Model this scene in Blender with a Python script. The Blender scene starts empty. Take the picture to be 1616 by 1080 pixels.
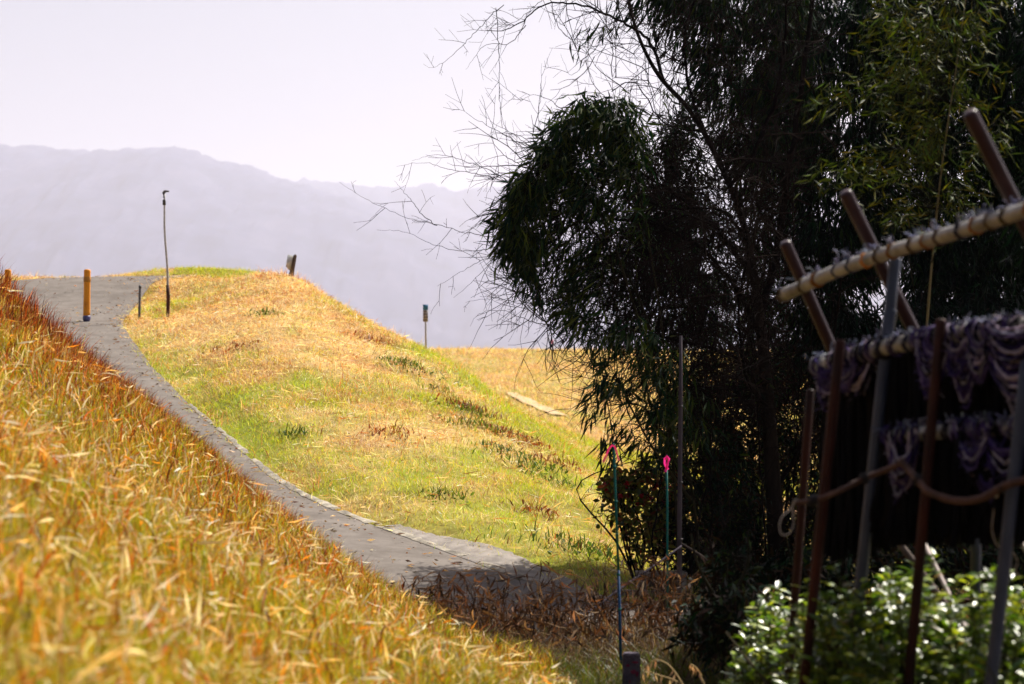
import bpy, math
import numpy as np
from mathutils import Vector

rng = np.random.default_rng(11)
C = bpy.context.scene.collection
SC = bpy.context.scene

# ------------------------------------------------------------------ camera
FPX, CU, CV, EYE = 3800.0, 808.0, 540.0, 1.6
TILT = math.atan(100 / FPX)
CT, ST = math.cos(TILT), math.sin(TILT)


def P(u, v, d):
    """world point at depth y=d seen at photo pixel (u,v)"""
    a, b = (u - CU) / FPX, (CV - v) / FPX
    y, z, x = CT - b * ST, ST + b * CT, a
    k = d / y
    return np.array([x * k, d, EYE + z * k])


cam_d = bpy.data.cameras.new("camera")
cam = bpy.data.objects.new("camera", cam_d)
C.objects.link(cam)
cam.location = (0, 0, EYE)
cam.rotation_euler = (math.pi / 2 + TILT, 0, 0)
cam_d.sensor_width = 36
cam_d.lens = 36 * FPX / 1616
cam_d.clip_start = 0.1
cam_d.clip_end = 60000
cam_d.dof.use_dof = True
cam_d.dof.focus_distance = 23.0
cam_d.dof.aperture_fstop = 3.0
cam_d.dof.aperture_blades = 9
SC.camera = cam

# ------------------------------------------------------------------ helpers


def nrm(a):
    a = np.asarray(a, float)
    return a / np.maximum(np.linalg.norm(a, axis=-1, keepdims=True), 1e-9)


class MB:
    """collects vertices, faces and per-vertex colours, links ONE mesh object"""

    def __init__(self):
        self.v, self.c, self.f3, self.f4, self.n = [], [], [], [], 0

    def add(self, V, F, col=(0.5, 0.5, 0.5)):
        V = np.asarray(V, np.float32).reshape(-1, 3)
        F = np.asarray(F, np.int32)
        c = np.asarray(col, np.float32)
        if c.ndim == 1:
            c = np.tile(c, (len(V), 1))
        self.v.append(V)
        self.c.append(c)
        (self.f3 if F.shape[1] == 3 else self.f4).append(F + self.n)
        self.n += len(V)
        return self.n - len(V)

    def addf(self, F, base):
        F = np.asarray(F, np.int32) + base
        (self.f3 if F.shape[1] == 3 else self.f4).append(F)

    def build(self, name, mat, parent=None, smooth=False):
        me = bpy.data.meshes.new(name)
        V = np.concatenate(self.v)
        col = np.concatenate(self.c)
        f3 = np.concatenate(self.f3) if self.f3 else np.zeros((0, 3), np.int32)
        f4 = np.concatenate(self.f4) if self.f4 else np.zeros((0, 4), np.int32)
        me.vertices.add(len(V))
        me.vertices.foreach_set("co", V.ravel())
        nl = f3.size + f4.size
        me.loops.add(nl)
        me.loops.foreach_set("vertex_index", np.concatenate([f3.ravel(), f4.ravel()]).astype(np.int32))
        me.polygons.add(len(f3) + len(f4))
        starts = np.concatenate([np.arange(len(f3)) * 3, f3.size + np.arange(len(f4)) * 4]).astype(np.int32)
        me.polygons.foreach_set("loop_start", starts)
        if smooth:
            me.polygons.foreach_set("use_smooth", np.ones(len(starts), bool))
        me.update(calc_edges=True)
        at = me.attributes.new("Col", "FLOAT_COLOR", "POINT")
        at.data.foreach_set("color", np.concatenate([col, np.ones((len(col), 1), np.float32)], 1).ravel())
        me.materials.append(mat)
        o = bpy.data.objects.new(name, me)
        C.objects.link(o)
        if parent is not None:
            o.parent = parent
            # meshes are written in world coordinates: cancel the parent's offset
            off = Vector((0, 0, 0))
            p = parent
            while p is not None:
                off += p.location
                p = p.parent
            o.location = (0, 0, 0)
            if off.length > 0:
                me.transform(__import__("mathutils").Matrix.Translation(-off))
        return o

    # --- shapes
    def tube(self, path, r, sides=6, col=(0.5, 0.5, 0.5), cap=True, squash=None):
        path = np.asarray(path, float)
        n = len(path)
        r = np.broadcast_to(np.asarray(r, float), (n,))
        t = nrm(np.gradient(path, axis=0))
        ref = np.array([0.0, 0, 1]) if abs(t[:, 2]).mean() < 0.9 else np.array([1.0, 0, 0])
        a = nrm(np.cross(t, ref))
        b = np.cross(t, a)
        ang = np.arange(sides) * 2 * math.pi / sides
        ring = a[:, None, :] * np.cos(ang)[None, :, None] + b[:, None, :] * np.sin(ang)[None, :, None]
        V = path[:, None, :] + ring * r[:, None, None]
        i = np.arange(n - 1)[:, None] * sides
        k = np.arange(sides)[None, :]
        k2 = (k + 1) % sides
        F = np.stack([i + k, i + k2, i + sides + k2, i + sides + k], -1).reshape(-1, 4)
        base = self.add(V.reshape(-1, 3), F, col)
        if cap and sides > 3:
            for ring_i, flip in ((0, True), (n - 1, False)):
                cb = self.add(path[ring_i][None], np.zeros((0, 3), int), col if np.ndim(col) == 1 else col[0])
                kk = np.arange(sides)
                tri = np.stack([np.full(sides, cb), base + ring_i * sides + kk, base + ring_i * sides + (kk + 1) % sides], 1)
                self.f3.append((tri[:, ::-1] if flip else tri).astype(np.int32))

    def box(self, lo, hi, col=(0.5, 0.5, 0.5), axes=None, origin=(0, 0, 0)):
        lo, hi = np.array(lo, float), np.array(hi, float)
        s = np.array([[0, 0, 0], [1, 0, 0], [1, 1, 0], [0, 1, 0], [0, 0, 1], [1, 0, 1], [1, 1, 1], [0, 1, 1]], float)
        V = lo + s * (hi - lo)
        if axes is not None:
            V = V @ np.asarray(axes, float)
        V = V + np.asarray(origin, float)
        self.add(V, [[0, 3, 2, 1], [4, 5, 6, 7], [0, 1, 5, 4], [1, 2, 6, 5], [2, 3, 7, 6], [3, 0, 4, 7]], col)

    def lathe(self, prof, origin, axis=(0, 0, 1), sides=20, col=(0.5, 0.5, 0.5)):
        prof = np.asarray(prof, float)
        ax = nrm(np.array(axis, float))
        ref = np.array([1.0, 0, 0]) if abs(ax[0]) < 0.8 else np.array([0, 1.0, 0])
        a = nrm(np.cross(ax, ref))
        b = np.cross(ax, a)
        ang = np.arange(sides) * 2 * math.pi / sides
        ring = a[None] * np.cos(ang)[:, None] + b[None] * np.sin(ang)[:, None]
        V = np.asarray(origin, float) + prof[:, 1][:, None, None] * ax + prof[:, 0][:, None, None] * ring[None]
        n = len(prof)
        i = np.arange(n - 1)[:, None] * sides
        k = np.arange(sides)[None]
        k2 = (k + 1) % sides
        F = np.stack([i + k, i + k2, i + sides + k2, i + sides + k], -1).reshape(-1, 4)
        self.add(V.reshape(-1, 3), F, col)

    def blades(self, base, h, w, lean, ldir, face, col, segs=2, tip=0.08, droop=0.35, up=None):
        """grass blades: strips that bend over towards ldir"""
        N = len(base)
        ts = np.linspace(0, 1, segs + 1)
        ld = np.stack([np.cos(ldir), np.sin(ldir), np.zeros(N)], 1)
        wd = np.stack([np.cos(face), np.sin(face), np.zeros(N)], 1)
        rows = []
        for t in ts:
            p = base + ld * (lean * h * t ** 1.7)[:, None]
            p[:, 2] += h * (t - droop * np.minimum(lean, 1.4) * t * t)
            ww = w * (1 - t ** 1.6 * (1 - tip)) * 0.5
            rows.append(p - wd * ww[:, None])
            rows.append(p + wd * ww[:, None])
        V = np.stack(rows, 1)
        m = 2 * (segs + 1)
        F = []
        for s in range(segs):
            F.append([2 * s, 2 * s + 1, 2 * s + 3, 2 * s + 2])
        F = (np.array(F)[None] + (np.arange(N) * m)[:, None, None]).reshape(-1, 4)
        col = np.repeat(np.asarray(col, np.float32), m, axis=0)
        self.add(V.reshape(-1, 3), F, col)

    def leaves(self, p, d, L, W, col, fold=0.25, bend=0.25, wide=0.38, shape=4, flat=0.0):
        """lance-shaped leaves; shape 4 = folded diamond, 6 = rounder outline"""
        N = len(p)
        d = nrm(d)
        ref = nrm(rng.normal(size=(N, 3))) * (1 - flat) + np.array([0, 0, 1.0]) * flat
        r = nrm(np.cross(d, ref))
        u = np.cross(r, d)
        L = L[:, None]
        W = W[:, None] * 0.5
        if shape == 4:
            V = np.stack([p, p + d * L * wide + r * W + u * W * fold, p + d * L - u * L * bend * 0.5, p + d * L * wide - r * W + u * W * fold], 1)
            F = (np.array([[0, 1, 2, 3]])[None] + (np.arange(N) * 4)[:, None, None]).reshape(-1, 4)
            m = 4
        else:
            V = np.stack([p,
                          p + d * L * 0.25 + r * W * 0.8 + u * W * fold, p + d * L * 0.25 - r * W * 0.8 + u * W * fold,
                          p + d * L * 0.6 + r * W + u * (W * fold - L * bend * 0.12), p + d * L * 0.6 - r * W + u * (W * fold - L * bend * 0.12),
                          p + d * L - u * L * bend * 0.4,
                          p + d * L * 0.25, p + d * L * 0.6 - u * L * bend * 0.12], 1)
            f = [[0, 1, 6, 6], [0, 6, 2, 2]]
            q = np.array([[6, 1, 3, 7], [2, 6, 7, 4]])
            t3 = np.array([[0, 1, 6], [0, 6, 2], [7, 3, 5], [4, 7, 5]])
            m = 8
            base = self.add(V.reshape(-1, 3), (q[None] + (np.arange(N) * m)[:, None, None]).reshape(-1, 4), np.repeat(np.asarray(col, np.float32), m, axis=0))
            self.addf((t3[None] + (np.arange(N) * m)[:, None, None]).reshape(-1, 3), base)
            return
        self.add(V.reshape(-1, 3), F, np.repeat(np.asarray(col, np.float32), m, axis=0))


def tag(o, label=None, cat=None, group=None, kind=None):
    if label: o["label"] = label
    if cat: o["category"] = cat
    if group: o["group"] = group
    if kind: o["kind"] = kind
    return o


def thing(name, loc, label, cat, group=None):
    o = bpy.data.objects.new(name, None)
    o.empty_display_size = 0.2
    C.objects.link(o)
    o.location = tuple(float(x) for x in loc)
    return tag(o, label, cat, group)


def jitter(col, N, amt=0.25):
    col = np.asarray(col, float)
    k = np.exp(rng.normal(0, amt, (N, 1)))
    return np.clip(col * k * np.exp(rng.normal(0, amt * 0.3, (N, 3))), 0.002, 0.92)


def pick(palette, weights, N, amt=0.2):
    pal = np.asarray(palette, float)
    w = np.asarray(weights, float)
    if w.ndim == 1:
        w = np.tile(w, (N, 1))
    cw = np.cumsum(w, 1)
    r = rng.random(N)[:, None] * cw[:, -1:]
    idx = (r > cw).sum(1)
    return jitter(pal[idx], N, amt)


# value noise ------------------------------------------------------
_H = np.random.default_rng(5).random((256, 256))


def vnoise(x, y):
    xi, yi = np.floor(x).astype(int), np.floor(y).astype(int)
    fx, fy = x - xi, y - yi
    fx, fy = fx * fx * (3 - 2 * fx), fy * fy * (3 - 2 * fy)
    g = lambda a, b: _H[a % 256, b % 256]
    return (g(xi, yi) * (1 - fx) + g(xi + 1, yi) * fx) * (1 - fy) + (g(xi, yi + 1) * (1 - fx) + g(xi + 1, yi + 1) * fx) * fy


def fbm(x, y, o=4):
    s, a, t = 0, 1.0, 0
    for i in range(o):
        s = s + a * vnoise(x * 2 ** i + 17 * i, y * 2 ** i + 31 * i)
        t += a
        a *= 0.5
    return s / t


# ------------------------------------------------------------------ materials


def mat(name):
    m = bpy.data.materials.new(name)
    m.use_nodes = True
    nt = m.node_tree
    nt.nodes.clear()
    out = nt.nodes.new("ShaderNodeOutputMaterial")
    return m, nt, out


def leaf_mat(name, transl=0.4, rough=0.55, spec=0.3, tint=(1, 1, 1), vary=0.0):
    m, nt, out = mat(name)
    at = nt.nodes.new("ShaderNodeAttribute")
    at.attribute_name = "Col"
    pr = nt.nodes.new("ShaderNodeBsdfPrincipled")
    pr.inputs["Roughness"].default_value = rough
    pr.inputs["Specular IOR Level"].default_value = spec
    nt.links.new(at.outputs["Color"], pr.inputs["Base Color"])
    tr = nt.nodes.new("ShaderNodeBsdfTranslucent")
    mx = nt.nodes.new("ShaderNodeMix")
    mx.data_type = "RGBA"
    mx.blend_type = "MULTIPLY"
    mx.inputs[0].default_value = 1
    mx.inputs[7].default_value = (*tint, 1)
    nt.links.new(at.outputs["Color"], mx.inputs[6])
    nt.links.new(mx.outputs[2], tr.inputs["Color"])
    ms = nt.nodes.new("ShaderNodeMixShader")
    ms.inputs[0].default_value = transl
    nt.links.new(pr.outputs[0], ms.inputs[1])
    nt.links.new(tr.outputs[0], ms.inputs[2])
    nt.links.new(ms.outputs[0], out.inputs["Surface"])
    return m


def solid(name, cols, scale=8.0, rough=0.6, spec=0.4, metal=0.0, bump=0.0, bscale=40.0, stretch=(1, 1, 1), lo=0.35, hi=0.65, use_attr=False):
    """noise-mixed colours; bump adds fine relief"""
    m, nt, out = mat(name)
    pr = nt.nodes.new("ShaderNodeBsdfPrincipled")
    pr.inputs["Roughness"].default_value = rough
    pr.inputs["Specular IOR Level"].default_value = spec
    pr.inputs["Metallic"].default_value = metal
    tc = nt.nodes.new("ShaderNodeTexCoord")
    mp = nt.nodes.new("ShaderNodeMapping")
    mp.inputs["Scale"].default_value = stretch
    nt.links.new(tc.outputs["Object"], mp.inputs["Vector"])
    nz = nt.nodes.new("ShaderNodeTexNoise")
    nz.inputs["Scale"].default_value = scale
    nz.inputs["Detail"].default_value = 6
    nz.inputs["Roughness"].default_value = 0.65
    nt.links.new(mp.outputs[0], nz.inputs["Vector"])
    rp = nt.nodes.new("ShaderNodeValToRGB")
    el = rp.color_ramp.elements
    n = len(cols)
    el[0].position, el[0].color = lo, (*cols[0], 1)
    el[1].position, el[1].color = hi, (*cols[-1], 1)
    for i in range(1, n - 1):
        e = el.new(lo + (hi - lo) * i / (n - 1))
        e.color = (*cols[i], 1)
    nt.links.new(nz.outputs["Fac"], rp.inputs[0])
    src = rp.outputs[0]
    if use_attr:
        at = nt.nodes.new("ShaderNodeAttribute")
        at.attribute_name = "Col"
        mx = nt.nodes.new("ShaderNodeMix")
        mx.data_type = "RGBA"
        mx.blend_type = "MULTIPLY"
        mx.inputs[0].default_value = 1
        nt.links.new(src, mx.inputs[6])
        nt.links.new(at.outputs["Color"], mx.inputs[7])
        src = mx.outputs[2]
    nt.links.new(src, pr.inputs["Base Color"])
    if bump:
        n2 = nt.nodes.new("ShaderNodeTexNoise")
        n2.inputs["Scale"].default_value = bscale
        n2.inputs["Detail"].default_value = 5
        nt.links.new(mp.outputs[0], n2.inputs["Vector"])
        bp = nt.nodes.new("ShaderNodeBump")
        bp.inputs["Strength"].default_value = bump
        bp.inputs["Distance"].default_value = 0.02
        nt.links.new(n2.outputs["Fac"], bp.inputs["Height"])
        nt.links.new(bp.outputs[0], pr.inputs["Normal"])
    nt.links.new(pr.outputs[0], out.inputs["Surface"])
    return m


M_ground = solid("soil", [(0.7, 0.65, 0.6), (1, 1, 1), (1.25, 1.2, 1.1)], 3.0, 0.95, 0.1, bump=0.6, bscale=14, use_attr=True)
M_asphalt = solid("asphalt", [(0.118, 0.102, 0.091), (0.145, 0.127, 0.114), (0.175, 0.154, 0.139)], 3.0, 0.95, 0.06, bump=0.10, bscale=160)
M_kerb = solid("kerb_concrete", [(0.10, 0.09, 0.075), (0.21, 0.185, 0.15), (0.40, 0.36, 0.29)], 7.0, 0.85, 0.2, bump=0.5, bscale=60)
M_apron = solid("apron_concrete", [(0.11, 0.095, 0.085), (0.21, 0.185, 0.165)], 6.0, 0.85, 0.2, bump=0.5, bscale=60)
M_hill = solid("haze_blue_hills", [(0.008, 0.016, 0.05), (0.02, 0.03, 0.08), (0.045, 0.05, 0.10)], 0.006, 0.9, 0.1)  # forest colour tinted blue, painting some of the distant haze into it
M_drygrass = leaf_mat("dry_grass_blades", 0.5, 0.5, 0.3, (1.0, 0.84, 0.58))
M_grass = leaf_mat("grass_blades", 0.45, 0.5, 0.25, (1.0, 0.96, 0.55))
M_bamboo = leaf_mat("bamboo_leaf", 0.15, 0.6, 0.08, (0.7, 1.0, 0.4))
M_bamboo_y = leaf_mat("yellow_bamboo_leaf", 0.3, 0.6, 0.1, (1, 1, 0.5))
M_dead = leaf_mat("dead_leaf", 0.35, 0.7, 0.1, (1, 0.75, 0.5))
M_gloss = leaf_mat("glossy_leaf", 0.45, 0.36, 0.9, (1, 1.0, 0.5))
M_flower = leaf_mat("flower_petal", 0.4, 0.5, 0.3)
M_bark = solid("bark", [(0.008, 0.006, 0.005), (0.025, 0.017, 0.014)], 9, 0.95, 0.04, bump=0.6, bscale=30, stretch=(1, 1, 0.3))
M_twig = leaf_mat("twig_bark", 0.0, 0.95, 0.02)
M_culm = solid("bamboo_culm", [(0.10, 0.075, 0.02), (0.2, 0.15, 0.04)], 6, 0.5, 0.3, stretch=(1, 1, 0.2))
M_darkculm = solid("dark_culm", [(0.012, 0.012, 0.006), (0.03, 0.026, 0.012)], 6, 0.8, 0.05, stretch=(1, 1, 0.2))
M_bollard = solid("yellow_paint", [(0.45, 0.14, 0.008), (0.72, 0.26, 0.008), (0.76, 0.30, 0.01)], 5, 0.6, 0.3, bump=0.2, bscale=25, lo=0.25, hi=0.6)
M_bluebase = solid("blue_plastic", [(0.05, 0.05, 0.16), (0.10, 0.10, 0.26)], 20, 0.5, 0.4)
M_steel = solid("galvanised_steel", [(0.34, 0.33, 0.34), (0.5, 0.48, 0.48)], 20, 0.5, 0.5, metal=0.4)
M_darkmetal = solid("dark_metal", [(0.015, 0.013, 0.014), (0.05, 0.04, 0.04)], 30, 0.6, 0.4)
M_rustpost = solid("rusty_post", [(0.035, 0.012, 0.008), (0.09, 0.03, 0.015)], 25, 0.8, 0.3, stretch=(1, 1, 0.3))
M_white = solid("weathered_white", [(0.5, 0.5, 0.48), (0.72, 0.72, 0.68)], 12, 0.6, 0.3)
M_wood = solid("weathered_wood", [(0.05, 0.035, 0.028), (0.13, 0.09, 0.07)], 12, 0.85, 0.2, bump=0.5, bscale=40, stretch=(1, 1, 0.15))
M_signblue = solid("sign_blue", [(0.015, 0.12, 0.28), (0.02, 0.17, 0.36)], 30, 0.5, 0.4)
M_signgrey = solid("sign_grey", [(0.16, 0.14, 0.15), (0.42, 0.39, 0.40)], 14, 0.6, 0.3, stretch=(1, 1, 2.5))
M_pink = leaf_mat("pink_tape", 0.45, 0.4, 0.4)
M_teal = solid("teal_plastic", [(0.0, 0.085, 0.075), (0.0, 0.15, 0.125)], 20, 0.6, 0.2)
M_bluepole = solid("blue_plastic_pole", [(0.0, 0.03, 0.10), (0.0, 0.06, 0.17)], 20, 0.6, 0.2)
M_stone = solid("marker_stone", [(0.055, 0.042, 0.06), (0.13, 0.11, 0.14)], 14, 0.85, 0.2, bump=0.6, bscale=50)
M_redpaint = solid("faded_red_paint", [(0.12, 0.01, 0.03), (0.2, 0.02, 0.06)], 30, 0.8, 0.2)
M_pipe_blue = solid("blue_grey_pipe", [(0.02, 0.028, 0.055), (0.045, 0.058, 0.095)], 14, 0.45, 0.35, bump=0.1, bscale=40, stretch=(1, 1, 0.3))
M_pipe_brown = solid("brown_pipe", [(0.012, 0.004, 0.003), (0.05, 0.010, 0.005)], 16, 0.6, 0.15, bump=0.15, bscale=40, stretch=(1, 1, 0.3))
M_pipe_purple = solid("brown_coated_pole", [(0.02, 0.006, 0.010), (0.036, 0.012, 0.017)], 16, 0.4, 0.25, bump=0.1, bscale=30)
M_rail = solid("cream_pole", [(0.16, 0.145, 0.12), (0.42, 0.395, 0.35)], 9, 0.45, 0.4, bump=0.15, bscale=30)
M_tie = leaf_mat("tie_cord", 0.1, 0.8, 0.2)
M_net = leaf_mat("net_cord", 0.06, 0.9, 0.05)
M_branch = solid("bent_branch_bark", [(0.035, 0.015, 0.011), (0.10, 0.045, 0.03)], 18, 0.7, 0.3, bump=0.3, bscale=40)
M_pale = solid("pale_stick", [(0.3, 0.24, 0.22), (0.5, 0.42, 0.38)], 18, 0.7, 0.3)

# ------------------------------------------------------------------ terrain
ROAD_PX = [(215, 482, 42.5), (190, 510, 38.9), (240, 580, 33.75), (300, 640, 30.3), (370, 700, 27.5), (430, 755, 25.3), (480, 785, 24.3),
           (560, 820, 23.2), (650, 850, 22.3), (740, 885, 21.35), (830, 915, 20.6), (900, 945, 19.9)]
Rpts = [P(*q) for q in ROAD_PX]
# from the near curve (right, behind the thicket) up to the levee crest and away to the right
R = np.array([[14, 16.2, -0.02], [8, 17.0, 0.0], [4.2, 17.7, 0.0], [2.2, 18.5, 0.0], [1.2, 19.2, 0.0]] + [list(p) for p in Rpts[::-1]] +
             [[-6.7, 45.0, 3.95], [-6.2, 47.6, 4.18], [-5.2, 49.2, 4.18], [-4.0, 50.0, 3.75], [-2.8, 50.3, 2.9], [-1.2, 50.5, 1.9], [0.5, 50.6, 1.2], [3, 50.8, 0.5]])


def resample(poly, step):
    seg = np.linalg.norm(np.diff(poly[:, :2], axis=0), axis=1)
    s = np.concatenate([[0], np.cumsum(seg)])
    t = np.arange(0, s[-1], step)
    out = np.stack([np.interp(t, s, poly[:, i]) for i in range(poly.shape[1])], 1)
    for _ in range(8):
        out[1:-1] = (out[:-2] + 2 * out[1:-1] + out[2:]) / 4
    return out


RE = resample(R, 0.25)
_t = nrm(np.gradient(RE[:, :2], axis=0))
RN = np.stack([-_t[:, 1], _t[:, 0]], 1)          # left of travel (uphill towards crest)
RW = np.interp(RE[:, 1], [17, 20, 30, 38, 44, 50], [2.2, 2.0, 2.0, 2.2, 2.9, 2.7])
RMID = RE[:, :2] + RN * RW[:, None] / 2


def road_info(x, y):
    """signed distance beyond the road's edge (<0 on the road), road z, side (+ = left bank)"""
    x = np.asarray(x, float).ravel()
    y = np.asarray(y, float).ravel()
    dist = np.full(len(x), 1e9)
    zz = np.zeros(len(x))
    side = np.zeros(len(x))
    for i in range(0, len(x), 20000):
        dx = x[i:i + 20000, None] - RMID[None, :, 0]
        dy = y[i:i + 20000, None] - RMID[None, :, 1]
        d2 = dx * dx + dy * dy
        k = d2.argmin(1)
        ar = np.arange(len(k))
        dist[i:i + 20000] = np.sqrt(d2[ar, k]) - RW[k] / 2
        zz[i:i + 20000] = RE[k, 2]
        side[i:i + 20000] = dx[ar, k] * RN[k, 0] + dy[ar, k] * RN[k, 1]
    return dist, zz, side


def plane(x, y):
    return 0.377 - 0.53 * x - 0.023 * y


CREST = [(-60, 526, 25.5), (0, 550, 24.5), (50, 564, 23.2), (100, 582, 21.8), (150, 608, 20.4), (200, 638, 19), (250, 674, 18.3), (300, 714, 17.7), (350, 754, 17.1), (400, 796, 16.6), (450, 836, 16.1), (500, 872, 15.6), (600, 946, 14.8), (650, 980, 14.4), (700, 1015, 14.0), (750, 1046, 13.7), (800, 1078, 13.4)]
SIL = [(330, 436, 46.5), (380, 428, 44.5), (430, 421, 43.5), (480, 437, 42.5), (540, 473, 41.2), (600, 508, 39.5), (660, 538, 38), (700, 555, 37), (750, 587, 35.8), (800, 628, 34.5), (850, 662, 33.4), (900, 693, 32.5), (960, 728, 31.5), (1020, 770, 30.5)]
ctl = []
for q in CREST:
    p = P(*q)
    ctl.append(p)
    # bank falls from the crest to the road
for xx in (-1.2, -2.2, -3.2, -4.4, -6.0, -8.0):
    for yy in (3, 7, 11, 15):
        z = plane(xx, yy)
        if xx > -2.2 and yy > 12: continue
        ctl.append([xx, yy, min(z, 4.0)])
for xx, yy in ((-4.4, 18.5), (-6, 19), (-8, 20), (-6.6, 23), (-8.5, 25)):
    ctl.append([xx, yy, min(plane(xx, yy), 3.9)])
ctl += [[0.4, 3, 0.05], [0.4, 8, 0.02], [0.6, 12, 0.0], [1.2, 15, 0], [3, 5, -0.02], [3, 10, 0], [3, 14, 0], [6, 8, 0], [6, 14, 0], [9, 5, 0], [9, 14, 0], [0.3, 16.2, -0.02], [-0.45, 16.0, 0.0], [-0.85, 17.2, 0.0], [-1.25, 18.0, 0.03], [0.1, 14.9, 0.0], [-0.2, 15.4, 0.03]]
ctl += [[-7.4, 30.5, 2.45], [-8.8, 34, 2.75], [-10, 38.5, 3.05], [-12, 45, 4.0], [-12, 32, 3.0], [-12, 52, 4.15], [-9, 52, 4.15], [-11, 27, 3.4], [-12, 60, 4.0]]
for p in RE[::6]:
    if p[1] < 66: ctl.append(p)
for p, n, w in zip(RE[::6], RN[::6], RW[::6]):
    ctl.append([p[0] + n[0] * w, p[1] + n[1] * w, p[2]])
for q in SIL:
    ctl.append(P(q[0], q[1] + 12, q[2]))
    if q[0] >= 600:
        ctl.append(P(q[0], q[1] + 50, q[2] + 3.4))
# mound face between the road and the skyline
_ru, _rd = [q[0] for q in ROAD_PX[1:]], np.array([[q[1], q[2]] for q in ROAD_PX[1:]])
_su, _sd = [q[0] for q in SIL], np.array([[q[1] + 10, q[2]] for q in SIL])
for u in (330, 390, 450, 520, 600, 680, 760, 840, 900):
    a_ = P(u, np.interp(u, _ru, _rd[:, 0]), np.interp(u, _ru, _rd[:, 1]))
    b_ = P(u, np.interp(u, _su, _sd[:, 0]), np.interp(u, _su, _sd[:, 1]))
    for t_ in (0.2, 0.4, 0.6, 0.8):
        p_ = a_ + (b_ - a_) * t_
        p_[2] += 0.16 * math.sin(math.pi * t_)
        ctl.append(p_)
for q in ((260, 500, 40.5), (960, 870, 23.4), (1030, 830, 25.5), (1030, 900, 22.4)):
    ctl.append(P(*q))
# hidden ground beyond the skyline, and the far levee
ctl += [[-2.4, 47, 2.9], [-0.5, 44, 1.7], [1.4, 40, 0.4], [3.2, 36, 0.1], [0.5, 52, 1.0], [-2.5, 56, 2.4], [-1, 64, 1.4], [3, 46, 0.0], [6, 40, 0.0], [1.5, 62, 0.3], [5, 56, 0.0], [6, 64, 0.2], [-4, 66, 2.6], [12, 60, 0.2], [5, 30, 0.1], [5, 24, 0.0], [9, 24, 0], [9, 34, 0], [12, 44, 0.1],
        [3.0, 27, 0.2], [9, 55, 0.0], [-11, 54, 4.2], [-9.5, 54, 4.4], [-8, 54.2, 4.62], [-6.5, 54.2, 4.62], [-5.2, 54.2, 4.45], [-4.2, 54.3, 3.9], [-4, 75, 2.2], [-8, 75, 3.0], [-14, 75, 3.4]]
for q in ((760, 575, 98), (800, 618, 82), (860, 660, 70), (900, 690, 62), (930, 600, 90), (1000, 640, 78), (1100, 660, 74), (1300, 660, 74), (1600, 660, 74)):
    ctl.append(P(*q))
for u in (560, 640, 700, 760, 820, 870, 930, 1000, 1150, 1400, 1700, 2000):
    ctl.append(P(u, 557, 106 + (u - 870) * 0.006))
    ctl.append([*(P(u, 557, 116)[:2]), 4.0])
    ctl.append([*(P(u, 557, 130)[:2]), 2.0])
ctl = np.array(ctl, float)
_S = 10.0


def _phi(r2):
    return 0.5 * r2 * np.log(r2 + 1e-9)


def tps_fit(pts):
    n = len(pts)
    X = pts[:, :2] / _S
    r2 = ((X[:, None] - X[None]) ** 2).sum(-1)
    K = _phi(r2) + np.eye(n) * 2e-4
    Pm = np.concatenate([np.ones((n, 1)), X], 1)
    A = np.block([[K, Pm], [Pm.T, np.zeros((3, 3))]])
    return X, np.linalg.solve(A, np.concatenate([pts[:, 2], np.zeros(3)]))


_X, _Wt = tps_fit(ctl)


def height(x, y, carve=True):
    x = np.asarray(x, float)
    shp = x.shape
    x, y = x.ravel(), np.asarray(y, float).ravel()
    z = np.zeros(len(x))
    for i in range(0, len(x), 20000):
        xx = np.stack([x[i:i + 20000], y[i:i + 20000]], 1) / _S
        r2 = ((xx[:, None] - _X[None]) ** 2).sum(-1)
        z[i:i + 20000] = _phi(r2) @ _Wt[:-3] + _Wt[-3] + xx @ _Wt[-2:]
    # settle to flat ground outside the surveyed area
    out = np.maximum.reduce([(-13 - x) / 10, (x - 13 - np.maximum(y - 50, 0) * 0.28) / 6, (1 - y) / 6, (y - 112) / 40, np.zeros(len(x))])
    w = np.clip(out, 0, 1)
    w = w * w * (3 - 2 * w)
    left = (x < 0) & (y < 130)
    z = np.clip(z, -0.25, 4.75)
    z = z * (1 - w) + np.where(left, np.clip(3.6 * (1 - (np.abs(y) > 200)), 0, 3.6) * np.clip((40 + x) / 20, 0, 1), 0.0) * w
    if carve:
        d, rz, _ = road_info(x, y)
        k = np.clip(1 - d / 0.55, 0, 1)
        k = k * k * (3 - 2 * k)
        z = z * (1 - k) + (rz - 0.03) * k
        z = z + (1 - k) * (0.07 * (fbm(x * 1.1, y * 1.1, 3) - 0.5) + 0.03 * (fbm(x * 3.1 + 50, y * 2.3, 2) - 0.5)) * np.clip(1 - w, 0, 1)
    return z.reshape(shp)


def hit(u, v, d0, d1):
    ds = np.arange(d0, d1, 0.05)
    pts = np.array([P(u, v, d) for d in ds])
    z = height(pts[:, 0], pts[:, 1])
    k = np.nonzero(z >= pts[:, 2])[0]
    k = k[0] if len(k) else len(ds) - 1
    return np.array([pts[k, 0], pts[k, 1], z[k]])


def grow(start, stop, step, f):
    o, s = [], step
    x = start
    while x < stop:
        o.append(x)
        x += s
        s *= f
    return np.array(o + [stop])


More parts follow.
